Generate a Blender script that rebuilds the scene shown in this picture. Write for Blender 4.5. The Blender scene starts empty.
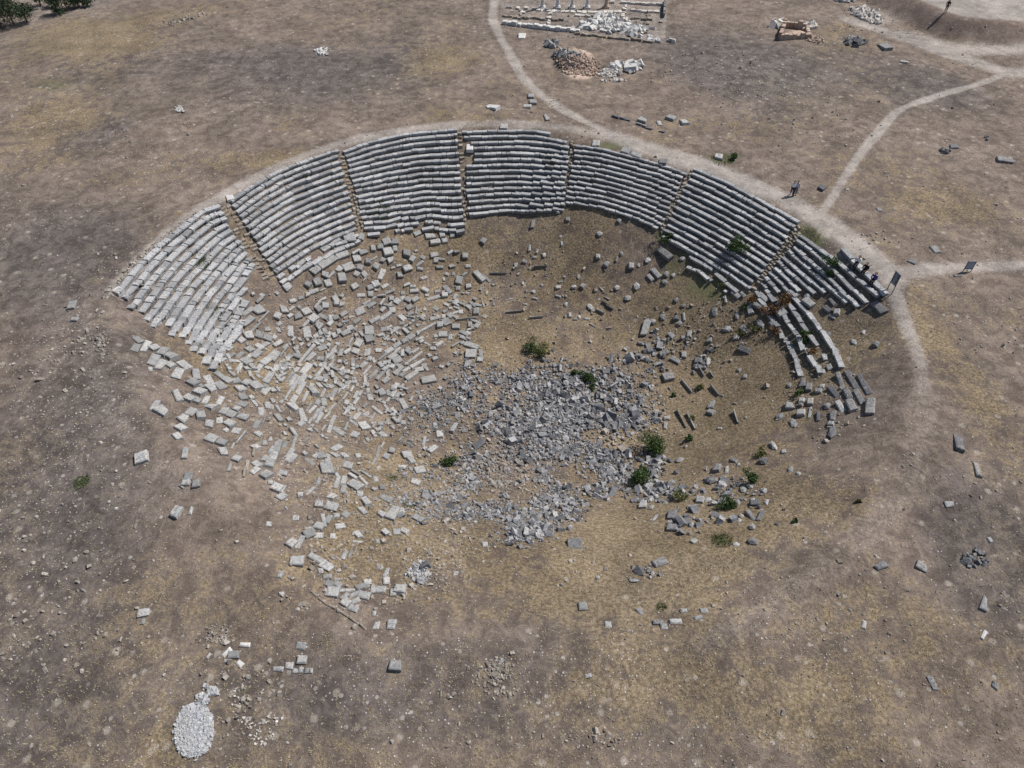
import bpy, math, random
import numpy as np
from mathutils import Vector, Matrix

random.seed(7)
rng = np.random.default_rng(11)
sc = bpy.context.scene
COL = sc.collection

# ------------------------------------------------------------------ camera
H = 41.0                      # height of the drone above the rim of the theatre
K = H / 47.5
PITCH = math.radians(47.0)
FPX = 711.0
cam = bpy.data.objects.new('camera', bpy.data.cameras.new('camera'))
COL.objects.link(cam)
cam.location = (0, 0, H)
cam.rotation_euler = (math.pi / 2 - PITCH, 0, 0)
cam.data.sensor_width = 36
cam.data.lens = FPX / 1024 * 36
cam.data.clip_start = 0.5
cam.data.clip_end = 6000
sc.camera = cam
F3 = np.array([0, math.cos(PITCH), -math.sin(PITCH)])
U3 = np.array([0, math.sin(PITCH), math.cos(PITCH)])
R3 = np.array([1.0, 0, 0])


def ray(x, y):
    x = np.atleast_1d(np.asarray(x, float)); y = np.atleast_1d(np.asarray(y, float))
    return F3[None] + R3[None] * ((x - 512) / FPX)[:, None] - U3[None] * ((y - 384) / FPX)[:, None]


def on_plane(x, y, z=0.0):
    """world xy of the view ray through a point of the photograph at height z"""
    d = ray(x, y)
    t = (z - H) / d[:, 2]
    return np.stack([d[:, 0] * t, d[:, 1] * t], -1)


# ------------------------------------------------------------------ noise helpers
def vnoise(x, y, scale, seed):
    """smooth value noise, -1..1"""
    r = np.random.default_rng(seed)
    n = 256
    tab = r.uniform(-1, 1, (n, n))
    gx = x / scale; gy = y / scale
    ix = np.floor(gx).astype(int); iy = np.floor(gy).astype(int)
    fx = gx - ix; fy = gy - iy
    fx = fx * fx * (3 - 2 * fx); fy = fy * fy * (3 - 2 * fy)
    a = tab[iy % n, ix % n]; b = tab[iy % n, (ix + 1) % n]
    c = tab[(iy + 1) % n, ix % n]; d = tab[(iy + 1) % n, (ix + 1) % n]
    return (a * (1 - fx) + b * fx) * (1 - fy) + (c * (1 - fx) + d * fx) * fy


def fbm(x, y, scale, seed, octv=4):
    s = 0; a = 1.0; t = 0
    for i in range(octv):
        s = s + a * vnoise(x, y, scale / 2 ** i, seed + i); t += a; a *= 0.55
    return s / t


def smooth(a, b, x):
    t = np.clip((x - a) / (b - a), 0, 1)
    return t * t * (3 - 2 * t)


def catmull(P, n=6, closed=False):
    P = np.asarray(P, float); out = []
    m = len(P)
    rngi = range(m) if closed else range(m - 1)
    for i in rngi:
        if closed:
            p0, p1, p2, p3 = P[(i - 1) % m], P[i], P[(i + 1) % m], P[(i + 2) % m]
        else:
            p0, p1, p2, p3 = P[max(i - 1, 0)], P[i], P[i + 1], P[min(i + 2, m - 1)]
        for k in range(n):
            t = k / n
            out.append(.5 * (2 * p1 + (p2 - p0) * t + (2 * p0 - 5 * p1 + 4 * p2 - p3) * t * t + (3 * p1 - p0 - 3 * p2 + p3) * t ** 3))
    if not closed:
        out.append(P[-1])
    return np.array(out)


def dist_poly(X, Y, P, closed=False):
    """distance of points to a polyline"""
    best = np.full(X.shape, 1e9)
    m = len(P)
    for i in range(m if closed else m - 1):
        a = P[i]; b = P[(i + 1) % m]
        v = b - a; L = max((v ** 2).sum(), 1e-9)
        t = np.clip(((X - a[0]) * v[0] + (Y - a[1]) * v[1]) / L, 0, 1)
        d = (X - a[0] - t * v[0]) ** 2 + (Y - a[1] - t * v[1]) ** 2
        best = np.minimum(best, d)
    return np.sqrt(best)


def inside(X, Y, P):
    c = np.zeros(X.shape, bool); m = len(P)
    for i in range(m):
        a = P[i]; b = P[(i + 1) % m]
        if a[1] == b[1]: continue
        k = ((a[1] > Y) != (b[1] > Y)) & (X < (b[0] - a[0]) * (Y - a[1]) / (b[1] - a[1]) + a[0])
        c ^= k
    return c


# ------------------------------------------------------------------ terrain
OUT = [(107,300),(123,282),(140,266),(160,246),(183,227),(205,211),(228,198),(255,184),(283,169),(310,159),(339,150),(370,141),(400,134),
       (452,129),(510,128),(552,130),(580,141),(612,150),(642,158),(694,169),(725,180),(750,192),(775,206),(800,220),(825,235),(848,251),(870,271),
       (894,296),(904,325),(908,365),(902,410),(887,460),(862,510),(822,560),(770,600),(700,630),(640,640),(560,638),(480,636),(400,634),(345,628),
       (300,592),(255,532),(212,480),(168,427),(138,383),(116,345)]
OUTW = catmull(on_plane(*np.array(OUT, float).T), 3, True)


def axis(lo, hi, step, far):
    core = np.arange(lo, hi + step / 2, step)
    ext = []; s = step; v = 0
    while v < far:
        s *= 1.22; v += s; ext.append(v)
    ext = np.array(ext)
    return np.concatenate([lo - ext[::-1], core, hi + ext])


GX = axis(-88, 100, 0.36, 1500)
GY = axis(6, 132, 0.36, 1500)
MX, MY = np.meshgrid(GX, GY)

_moundP = on_plane(*np.array([(856,-14),(872,4),(905,24),(945,40),(1000,46),(1060,46),(1130,30),(1120,-20),(1040,-45),(930,-45)], float).T)
MOUND = catmull(_moundP, 4, True)
_e0, _e1 = on_plane([0, 100], [30, 2])
_ed = (_e1 - _e0) / np.hypot(*(_e1 - _e0)); _en = np.array([-_ed[1], _ed[0]])


def base_height(X, Y):
    z = 0.22 * fbm(X, Y, 14, 31, 3) + 0.05 * fbm(X, Y, 2.2, 77, 3)
    D = dist_poly(X, Y, OUTW, True)
    ins = inside(X, Y, OUTW)
    d = D / K
    g = np.where(d < 15.5, 0.66 * d, 10.23 + 2.9 * (1 - np.exp(-(np.maximum(d, 15.5) - 15.5) / 5)))
    w = 0.55 + 0.45 * smooth(24 * K, 46 * K, Y)
    # soft lip
    g = g - 0.25 * (1 - np.exp(-d / 0.8)) * 0
    bowl = np.where(ins, -g * w * K, 0)
    bowl = bowl + np.where(ins, 0.16 * fbm(X, Y, 3.0, 5, 3) * smooth(10, 14, d), 0)
    z = z + bowl
    # a slight bank round the front and right of the bowl
    z = z + np.where(~ins, 0.35 * np.exp(-(D / 2.2) ** 2) * (1 - smooth(30, 50, Y)), 0)
    # land falls away beyond the ridge, upper left
    q = (X - _e0[0]) * _en[0] + (Y - _e0[1]) * _en[1]
    z = z - 9 * smooth(0, 26, q) - 1.2 * smooth(-16, 0, q) * smooth(20, 60, -X)
    # flat topped earth mound, upper right
    dm = dist_poly(X, Y, MOUND, True)
    im = inside(X, Y, MOUND)
    gull = 1 + 0.2 * np.sin(np.arctan2(Y - _moundP[:, 1].mean(), X - _moundP[:, 0].mean()) * 75 + 3 * fbm(X, Y, 6, 3, 2)) * (1 - smooth(2.0, 2.7, dm))
    z = z + np.where(im, 2.35 * np.clip(dm * gull / 2.7, 0, 1) * (1 + 0.02 * fbm(X, Y, 1.5, 9, 2)), 0)
    far = smooth(200, 900, np.hypot(X, Y))
    z = z + far * 25 * fbm(X, Y, 400, 55, 3)
    return z


MZ = base_height(MX, MY)
for _ in range(5):                                   # weathering: soften every edge of the terrain a little
    Z2 = MZ.copy(); Z2[1:-1] = (MZ[:-2] + 2 * MZ[1:-1] + MZ[2:]) / 4; Z3 = Z2.copy(); Z3[:, 1:-1] = (Z2[:, :-2] + 2 * Z2[:, 1:-1] + Z2[:, 2:]) / 4
    MZ = Z3
# spoil heaps of bricks and rubble near the excavation
HEAPS = [((577,64), 3.3, 2.6, 1.9), ((566,57), 2.2, 1.6, 1.0), ((612,70), 2.0, 1.4, 0.7), ((194,731), 1.7, 2.2, 0.22)]


def interp(A, x, y):
    x = np.atleast_1d(x); y = np.atleast_1d(y)
    i = np.clip(np.searchsorted(GX, x) - 1, 0, len(GX) - 2); j = np.clip(np.searchsorted(GY, y) - 1, 0, len(GY) - 2)
    fx = (x - GX[i]) / (GX[i + 1] - GX[i]); fy = (y - GY[j]) / (GY[j + 1] - GY[j])
    return (A[j, i] * (1 - fx) + A[j, i + 1] * fx) * (1 - fy) + (A[j + 1, i] * (1 - fx) + A[j + 1, i + 1] * fx) * fy


def hz(x, y):
    return interp(MZ, x, y)


def cast(x, y):
    """where the view ray through a photograph point meets the ground"""
    d = ray(x, y)
    t0 = (6 - H) / d[:, 2]; t1 = (-18 - H) / d[:, 2]
    n = 160
    best = t1.copy(); found = np.zeros(len(d), bool); prev = t0.copy()
    for k in range(1, n + 1):
        t = t0 + (t1 - t0) * k / n
        h = H + d[:, 2] * t - hz(d[:, 0] * t, d[:, 1] * t)
        hit = (h < 0) & ~found
        best = np.where(hit, (prev + t) / 2, best)
        if hit.any():
            lo = prev.copy(); hi = t.copy()
            for _ in range(8):
                m = (lo + hi) / 2
                hh = H + d[:, 2] * m - hz(d[:, 0] * m, d[:, 1] * m)
                lo = np.where(hh > 0, m, lo); hi = np.where(hh > 0, hi, m)
            best = np.where(hit, (lo + hi) / 2, best)
        found |= hit; prev = t
    P = d * best[:, None]; P[:, 2] += H
    return P


def C1(x, y):
    return cast([x], [y])[0]


def ppm(P):
    """pixels per metre at a world point"""
    return FPX / ((np.asarray(P) - np.array([0, 0, H])) @ F3)


for (px, py), rx, ry, hh in HEAPS:
    c = on_plane([px], [py])[0]
    rr = np.sqrt(((MX - c[0]) / rx) ** 2 + ((MY - c[1]) / ry) ** 2)
    MZ += hh * np.clip(1 - rr ** 1.6, 0, 1) * (1 + 0.15 * fbm(MX, MY, 1.0, 88, 2))


def tnormal(x, y, e=0.6):
    dx = (hz(x + e, y) - hz(x - e, y)) / (2 * e); dy = (hz(x, y + e) - hz(x, y - e)) / (2 * e)
    v = np.array([-dx[0], -dy[0], 1.0]); return v / np.linalg.norm(v)


# ------------------------------------------------------------------ ground masks (real differences of soil, path and grass)
def blob(px, py, rx, ry=None):
    c = cast([px], [py])[0]; s = ppm(c)
    if ry is None: ry = rx
    dep = (H - c[2]) / np.linalg.norm(c - np.array([0, 0, H]))
    return np.exp(-(((MX - c[0]) / (rx / s)) ** 2 + ((MY - c[1]) / (ry / s / dep)) ** 2))


wob = fbm(MX, MY, 3.5, 21, 3)
wob2 = fbm(MX, MY, 1.3, 41, 3)
PATHS = [([(497,-20),(495,0),(493,20),(508,50),(528,83),(560,108),(592,125),(625,141)], .55, .85),
         ([(612,136),(650,150),(700,165),(750,184),(790,200),(830,225),(862,248),(889,276)], 1.2, .9),
         ([(455,125),(520,124),(580,130),(625,142)], .8, .62),
         ([(1007,72),(985,82),(950,92),(905,107),(887,122),(860,155),(838,188),(822,212)], .45, .9),
         ([(878,268),(905,272),(935,268),(975,267),(1040,265)], .75, .75),
         ([(889,276),(895,293),(903,315),(911,335)], .45, .8), ([(907,325),(915,345),(921,365)], .45, .62), ([(915,345),(922,372),(924,392)], .45, .45),
         ([(924,390),(920,440),(905,480),(880,520),(830,565),(775,605),(700,645)], .95, .26),
         ([(850,20),(880,30),(930,46),(975,62),(1010,72),(1060,66)], 1.3, .75),
         ([(900,34),(945,45),(985,50),(1060,50)], 1.6, .75),
         ([(0,112),(60,92),(130,62),(200,28)], .9, .22),
         ([(115,290),(150,250),(195,213),(240,185),(300,158),(350,141),(420,128),(455,125)], .7, .72),
         ([(80,305),(92,350),(105,400),(150,460),(185,492)], .7, .28),
         ([(860,250),(840,262)], .8, .5)]
m_path = np.zeros(MX.shape)
for pts, wd, st in PATHS:
    P = catmull(cast(*np.array(pts, float).T)[:, :2], 4)
    d = dist_poly(MX, MY, P)
    m_path = np.maximum(m_path, st * (1 - smooth(wd * .4, wd * 2.0, d + wob * wd * .55)))
m_path = np.maximum(m_path, .55 * blob(875, 18, 26, 9) + 0)
dist_in = dist_poly(MX, MY, OUTW, True); INS = inside(MX, MY, OUTW)
m_yel = np.clip(.20 + .18 * (1 - smooth(14, 40, MY)) + .62 * fbm(MX, MY, 9, 61, 5) + .38 * INS * smooth(0, 7, dist_in), 0, 1)
for b, a in [((350,545,28,22),.6), ((560,600,110,24),.45), ((640,570,60,20),.4), ((60,100,80,30),.5), ((90,30,90,14),.7), ((110,45,110,10),.5), ((300,160,70,9),.8), ((180,230,50,14),.35),
             ((700,400,70,50),.25), ((930,330,26,24),.5), ((980,400,40,40),.35), ((540,225,60,20),.25), ((700,300,60,30),.3), ((40,750,30,20),.3), ((600,700,120,30),.25),
             ((760,700,90,30),.25), ((440,50,40,50),.3), ((820,500,60,30),.35), ((960,210,50,25),.35), ((160,745,20,15),.6), ((690,540,60,22),.5), ((850,345,40,25),.3)]:
    m_yel = np.clip(m_yel + a * blob(*b), 0, 1)
m_dark = np.clip(.25 + .5 * fbm(MX, MY, 16, 71, 4), 0, 1)
for b, a in [((60,250,130,70),.5), ((50,560,100,110),.65), ((60,240,60,40),.3), ((740,70,60,24),.3), ((950,90,50,16),.3), ((250,55,130,22),.22), ((900,80,60,22),.45), ((750,70,90,30),.3), ((60,430,90,80),.6), ((40,700,120,60),.45), ((330,700,120,50),.35), ((330,80,90,25),.3),
             ((990,560,60,70),.25), ((640,60,140,30),.25), ((760,560,60,14),.25), ((500,720,60,20),.2)]:
    m_dark = np.clip(m_dark + a * blob(*b), 0, 1)
m_green = np.zeros(MX.shape)
for b, a in [((726,158,13,5),.9), ((720,540,9,9),.8), ((82,482,6,5),.8), ((660,385,10,12),.0), ((600,330,16,8),.3), ((830,260,16,12),.35), ((50,85,40,8),.45), ((60,50,80,8),.3), ((120,18,60,5),.3), ((845,70,80,14),.2),
             ((690,235,14,10),.6), ((700,285,22,10),.55), ((720,295,18,10),.5), ((675,265,18,10),.5), ((535,350,14,12),.5), ((130,90,60,14),.25), ((735,250,10,8),.4), ((600,590,10,5),.3),
             ((860,160,90,20),.15), ((770,125,60,18),.25), ((655,610,10,4),.4), ((805,235,12,7),.5), ((815,235,14,9),.6), ((205,655,12,5),.3), ((240,690,12,7),.5), ((640,145,40,5),.4),
             ((690,160,30,5),.5), ((610,145,30,5),.5), ((800,310,25,20),.2), ((470,585,10,6),.2), ((405,450,12,8),.2), ((780,480,14,8),.2), ((20,40,60,12),.25), ((520,35,20,8),.2)]:
    m_green = np.clip(m_green + a * blob(*b), 0, 1)
m_pale = np.clip(.12 + .30 * fbm(MX, MY, 5, 91, 3), 0, 1)
for b, a in [((470,680,170,40),.30), ((50,480,60,70),.25), ((100,400,50,40),.35), ((60,350,30,50),.3), ((270,430,60,60),.35), ((330,500,60,50),.4), ((440,500,60,40),.5), ((330,330,80,50),.25),
             ((430,340,60,40),.3), ((560,430,100,60),.55), ((800,620,60,50),.15), ((800,95,60,20),.25), ((720,75,60,25),.25), ((520,690,30,30),.2), ((520,300,60,40),.2),
             ((590,22,80,16),.7), ((860,18,22,8),.5), ((580,62,18,8),.4), ((830,40,40,8),.3), ((480,545,50,12),.3), ((160,180,60,30),.15), ((880,700,80,40),.15)]:
    m_pale = np.clip(m_pale + a * blob(*b), 0, 1)
dmm = dist_poly(MX, MY, MOUND, True); IM = inside(MX, MY, MOUND)
m_mound = np.where(IM, smooth(0, .8, dmm) * (1 - smooth(2.7, 3.5, dmm)), 0.0)
m_path = np.maximum(m_path, np.where(IM, .9 * smooth(2.7, 3.5, dmm), 0))
_dg = cast(*np.array([(500,-8),(668,-8),(666,38),(640,42),(575,33),(500,24)], float).T)[:, :2]
m_path = np.maximum(m_path, np.where(inside(MX, MY, _dg), .38 + .25 * wob2, 0)); m_pale = np.clip(m_pale + .35 * inside(MX, MY, _dg), 0, 1)
m_brick = np.clip(blob(580, 64, 15, 8) * 1.4 + blob(800, 34, 12, 4) * .8, 0, 1)
# the beaten field below the ridge
_q = (MX - _e0[0]) * _en[0] + (MY - _e0[1]) * _en[1]
m_path = np.maximum(m_path, .35 * smooth(6, 14, _q))

# ------------------------------------------------------------------ mesh helpers
def mesh_np(name, V, faces, attrs=None, mats=(), smoothf=False):
    """faces: list of (n,k) index arrays"""
    me = bpy.data.meshes.new(name)
    V = np.asarray(V, np.float32)
    me.vertices.add(len(V)); me.vertices.foreach_set('co', V.ravel())
    faces = [np.asarray(f, np.int32) for f in faces if len(f)]
    nl = sum(f.size for f in faces); nf = sum(len(f) for f in faces)
    me.loops.add(nl); me.loops.foreach_set('vertex_index', np.concatenate([f.ravel() for f in faces]))
    me.polygons.add(nf)
    tot = np.concatenate([np.full(len(f), f.shape[1], np.int32) for f in faces])
    start = np.concatenate([[0], np.cumsum(tot)[:-1]]).astype(np.int32)
    me.polygons.foreach_set('loop_start', start)
    me.polygons.foreach_set('use_smooth', np.full(nf, bool(smoothf)))
    for k, a in (attrs or {}).items():
        a = np.asarray(a, np.float32)
        if a.ndim == 1:
            at = me.attributes.new(k, 'FLOAT', 'POINT'); at.data.foreach_set('value', a)
        else:
            at = me.attributes.new(k, 'FLOAT_COLOR', 'POINT'); at.data.foreach_set('color', a.ravel())
    for m in mats: me.materials.append(m)
    me.update(calc_edges=True); me.validate()
    return me


class MB:
    """collects shapes and links them as ONE mesh object"""
    def __init__(s):
        s.v = []; s.t = []; s.f = {}; s.n = 0

    def add(s, V, faces, tint=0.5):
        V = np.asarray(V, float); k = s.n
        s.v.append(V); s.t.append(np.full(len(V), tint) if np.isscalar(tint) else np.asarray(tint)); s.n += len(V)
        for f in faces:
            s.f.setdefault(len(f), []).append([i + k for i in f])

    def build(s, name, mat, parent=None, origin=None, smoothf=False):
        V = np.concatenate(s.v); T = np.concatenate(s.t)
        if origin is not None: V = V - np.asarray(origin)
        me = mesh_np(name, V, [np.array(f) for f in s.f.values()], {'tint': T}, (mat,), smoothf)
        o = bpy.data.objects.new(name, me); COL.objects.link(o)
        if origin is not None: o.location = origin
        if parent is not None:
            o.parent = parent
            if origin is not None: o.location = Vector(origin) - parent.location
        return o


def tag(o, label=None, cat=None, group=None, kind=None):
    if label: o['label'] = label
    if cat: o['category'] = cat
    if group: o['group'] = group
    if kind: o['kind'] = kind
    return o


def empty(name, loc, rz=0.0):
    o = bpy.data.objects.new(name, None); COL.objects.link(o)
    o.location = loc; o.rotation_euler = (0, 0, rz); o.empty_display_size = 0.3
    return o


BOXF = [(3, 2, 1, 0), (0, 1, 5, 4), (1, 2, 6, 5), (2, 3, 7, 6), (3, 0, 4, 7), (4, 5, 9, 8), (5, 6, 10, 9), (6, 7, 11, 10), (7, 4, 8, 11), (8, 9, 10, 11)]


def rblock(c, ux, uy, uz, L, W, h, jit=.04, cham=.04, taper=0.0):
    """a worn stone block: base centre c, axes ux (length) uy (width) uz (up)"""
    a, b = L / 2, W / 2
    cs = np.array([(-a, -b), (a, -b), (a, b), (-a, b)])
    j = rng.uniform(-1, 1, (4, 2)) * jit
    if random.random() < .3:                      # a broken corner
        k = random.randrange(4); j[k] -= np.sign(cs[k]) * random.uniform(.05, .3) * min(L, W)
    cs = cs + j
    cm = min(cham, .2 * min(L, W))
    V = []
    for z, ins in ((0, 0), (h - cm, 0), (h, cm)):
        for q in cs:
            qq = q - np.sign(q) * ins * (1 + .6 * random.random()) - np.sign(q) * taper * z
            V.append(c + ux * qq[0] + uy * qq[1] + uz * (z + random.uniform(-1, 1) * jit * .5 * (z > 0)))
    return np.array(V), BOXF


def frame(ux2, n):
    """orthonormal frame from a horizontal direction and an up normal"""
    ux = np.array([ux2[0], ux2[1], 0.0]); ux -= n * (ux @ n); ux /= np.linalg.norm(ux)
    return ux, np.cross(n, ux), n


def box(mb, c, sx, sy, sz, M=None, tint=.5):
    V = np.array([(x * sx / 2, y * sy / 2, z * sz / 2) for z in (-1, 1) for x, y in ((-1, -1), (1, -1), (1, 1), (-1, 1))])
    if M is not None: V = V @ np.asarray(M).T
    mb.add(V + np.asarray(c), [(3, 2, 1, 0), (4, 5, 6, 7), (0, 1, 5, 4), (1, 2, 6, 5), (2, 3, 7, 6), (3, 0, 4, 7)], tint)


def tube(mb, pts, rad, n=7, tint=.5):
    pts = [np.asarray(p, float) for p in pts]; V = []
    for i, p in enumerate(pts):
        d = (pts[min(i + 1, len(pts) - 1)] - pts[max(i - 1, 0)]); d /= np.linalg.norm(d)
        a = np.cross(d, (0, 0, 1.0) if abs(d[2]) < .9 else (1.0, 0, 0)); a /= np.linalg.norm(a); b = np.cross(d, a)
        for k in range(n):
            t = 2 * math.pi * k / n
            V.append(p + rad[i] * (a * math.cos(t) + b * math.sin(t)))
    F = []
    for i in range(len(pts) - 1):
        for k in range(n):
            F.append((i * n + k, i * n + (k + 1) % n, (i + 1) * n + (k + 1) % n, (i + 1) * n + k))
    F.append(tuple(range(n))[::-1]); F.append(tuple((len(pts) - 1) * n + k for k in range(n)))
    mb.add(V, F, tint)


_t = (1 + 5 ** .5) / 2
ICO_V = np.array([(-1, _t, 0), (1, _t, 0), (-1, -_t, 0), (1, -_t, 0), (0, -1, _t), (0, 1, _t), (0, -1, -_t), (0, 1, -_t), (_t, 0, -1), (_t, 0, 1), (-_t, 0, -1), (-_t, 0, 1)]) / np.hypot(1, _t)
ICO_F = np.array([(0, 11, 5), (0, 5, 1), (0, 1, 7), (0, 7, 10), (0, 10, 11), (1, 5, 9), (5, 11, 4), (11, 10, 2), (10, 7, 6), (7, 1, 8), (3, 9, 4), (3, 4, 2), (3, 2, 6), (3, 6, 8), (3, 8, 9), (4, 9, 5), (2, 4, 11), (6, 2, 10), (8, 6, 7), (9, 8, 1)])
CUB_V = np.array([(x, y, z) for z in (-1, 1) for x, y in ((-1, -1), (1, -1), (1, 1), (-1, 1))]) * .72
CUB_F = np.array([(3, 2, 1, 0), (4, 5, 6, 7), (0, 1, 5, 4), (1, 2, 6, 5), (2, 3, 7, 6), (3, 0, 4, 7)])


def rot_rand(n, tilt=1.0):
    """random rotations; tilt<1 keeps them nearer upright"""
    a = rng.uniform(0, 2 * np.pi, n); b = rng.normal(0, .6 * tilt, n); c = rng.normal(0, .6 * tilt, n)
    ca, sa, cb, sb, cc, s3 = np.cos(a), np.sin(a), np.cos(b), np.sin(b), np.cos(c), np.sin(c)
    Z = np.zeros(n); O = np.ones(n)
    Rz = np.stack([ca, -sa, Z, sa, ca, Z, Z, Z, O], -1).reshape(n, 3, 3)
    Rx = np.stack([O, Z, Z, Z, cb, -sb, Z, sb, cb], -1).reshape(n, 3, 3)
    Ry = np.stack([cc, Z, s3, Z, O, Z, -s3, Z, cc], -1).reshape(n, 3, 3)
    return Rz @ Rx @ Ry


def rocks(name, P, size, tint, mat, elong=.55, tilt=1.0, ico=.5, origin=None):
    """many angular stones as one mesh. P (n,3) centres, size (n,) mean radius"""
    n = len(P); V = []; Fq = []; Ft = []; T = []; k = 0
    isico = rng.random(n) < ico
    for flag, BV, BF, store in ((True, ICO_V, ICO_F, Ft), (False, CUB_V, CUB_F, Fq)):
        idx = np.where(isico == flag)[0]; m = len(idx)
        if not m: continue
        S = size[idx][:, None] * np.exp(rng.normal(0, elong * .5, (m, 3))); S[:, 2] *= .75
        R = rot_rand(m, tilt)
        B = BV[None] * (1 + rng.uniform(-.22, .22, (m, len(BV), 3)))
        W = np.einsum('nij,nkj->nki', R, B * S[:, None, :]) + P[idx][:, None, :]
        V.append(W.reshape(-1, 3)); T.append(np.repeat(tint[idx], len(BV)))
        store.append((BF[None] + (np.arange(m) * len(BV))[:, None, None] + k).reshape(-1, BF.shape[1])); k += m * len(BV)
    V = np.concatenate(V)
    if origin is not None: V = V - np.asarray(origin)
    me = mesh_np(name, V, Ft + Fq, {'tint': np.concatenate(T)}, (mat,))
    o = bpy.data.objects.new(name, me); COL.objects.link(o)
    if origin is not None: o.location = origin
    return o
# ------------------------------------------------------------------ materials
def new_mat(name):
    m = bpy.data.materials.new(name); m.use_nodes = True
    nt = m.node_tree; b = nt.nodes['Principled BSDF']
    b.inputs['Roughness'].default_value = .95
    b.inputs['Specular IOR Level'].default_value = .15
    return m, nt, b


class G:
    """tiny node-graph writer"""
    def __init__(s, nt): s.nt = nt
    def n(s, t, **k):
        o = s.nt.nodes.new(t)
        for a, v in k.items(): setattr(o, a, v)
        return o
    def link(s, a, b): s.nt.links.new(a, b)
    def put(s, sock, v):
        if hasattr(v, 'is_output'): s.link(v, sock)
        elif isinstance(v, tuple) and len(v) == 3 and sock.type == 'RGBA': sock.default_value = (*v, 1)
        else: sock.default_value = v
    def noise(s, vec, scale, detail=4, rough=.6, dist=0.0):
        o = s.n('ShaderNodeTexNoise'); s.link(vec, o.inputs['Vector'])
        o.inputs['Scale'].default_value = scale; o.inputs['Detail'].default_value = detail
        o.inputs['Roughness'].default_value = rough; o.inputs['Distortion'].default_value = dist
        return o.outputs['Fac']
    def ramp(s, v, a, b, lo=0.0, hi=1.0):
        o = s.n('ShaderNodeMapRange', interpolation_type='SMOOTHSTEP'); s.put(o.inputs[0], v)
        for i, x in enumerate((a, b, lo, hi)): s.put(o.inputs[i + 1], x)
        return o.outputs[0]
    def math(s, op, a, b=0.0, clamp=False):
        o = s.n('ShaderNodeMath', operation=op, use_clamp=clamp); s.put(o.inputs[0], a); s.put(o.inputs[1], b)
        return o.outputs[0]
    def mix(s, f, a, b, blend='MIX'):
        o = s.n('ShaderNodeMix', data_type='RGBA', blend_type=blend)
        s.put(o.inputs[0], f); s.put(o.inputs[6], a); s.put(o.inputs[7], b)
        return o.outputs[2]
    def attr(s, name):
        return s.n('ShaderNodeAttribute', attribute_name=name)
    def sep(s, c):
        o = s.n('ShaderNodeSeparateColor'); s.link(c, o.inputs[0]); return o.outputs
    def vor(s, vec, scale, rand=1.0):
        o = s.n('ShaderNodeTexVoronoi'); s.link(vec, o.inputs['Vector']); o.inputs['Scale'].default_value = scale
        o.inputs['Randomness'].default_value = rand
        return o
    def bump(s, h, dist, strength=1.0):
        o = s.n('ShaderNodeBump'); o.inputs['Distance'].default_value = dist; o.inputs['Strength'].default_value = strength
        s.link(h, o.inputs['Height']); return o.outputs[0]


# ground -------------------------------------------------------------------
GROUND, nt, bs = new_mat('ground_soil'); g = G(nt)
geo = g.n('ShaderNodeNewGeometry'); P0 = geo.outputs['Position']
A = g.sep(g.attr('maskA').outputs['Color']); B = g.sep(g.attr('maskB').outputs['Color'])
path, yel, dark = A[0], A[1], A[2]; green, pale, mound = B[0], B[1], B[2]
n_big = g.noise(P0, .22, 5, .6); n_mid = g.noise(P0, .85, 8, .72, .6); n_f = g.noise(P0, 4.5, 5, .7); n_ff = g.noise(P0, 15, 3, .7)
soil = g.mix(g.ramp(n_mid, .38, .62), (.120, .093, .076), (.208, .165, .136))
soil = g.mix(g.ramp(dark, .25, .8), soil, g.mix(g.ramp(n_mid, .38, .62), (.078, .064, .058), (.142, .120, .109)))
grass = g.mix(g.ramp(n_f, .35, .65), (.120, .088, .053), (.250, .194, .122))
yf = g.ramp(g.math('ADD', g.math('MULTIPLY', yel, .8), g.math('MULTIPLY', g.math('SUBTRACT', n_mid, .5), 2.2)), .26, .62)
yf = g.math('MULTIPLY', yf, g.ramp(dark, .35, .95, 1.0, .25))
col = g.mix(g.math('MULTIPLY', yf, .82), soil, grass)
gf = g.ramp(g.math('ADD', green, g.math('MULTIPLY', g.math('SUBTRACT', n_f, .55), 1.6)), .22, .6)
col = g.mix(g.math('MULTIPLY', gf, .7), col, g.mix(n_ff, (.05, .07, .028), (.13, .14, .062)))
# beaten light earth of the paths
pf = g.ramp(g.math('ADD', path, g.math('MULTIPLY', g.math('SUBTRACT', n_f, .5), .7)), .10, .85)
col = g.mix(g.math('MULTIPLY', pf, .85), col, g.mix(g.ramp(n_mid, .35, .65), (.265, .232, .208), (.355, .32, .292)))
# the earth mound of the dig
col = g.mix(g.math('MULTIPLY', mound, .9), col, g.mix(g.ramp(n_mid, .35, .65), (.165, .120, .098), (.245, .188, .158)))
# brick rubble
brick = g.attr('brick').outputs['Fac']
bv = g.vor(P0, 3.2)
bcol = g.mix(g.sep(bv.outputs['Color'])[0], (.33, .22, .165), (.45, .37, .31))
col = g.mix(g.ramp(brick, .2, .6), col, bcol)
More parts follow.
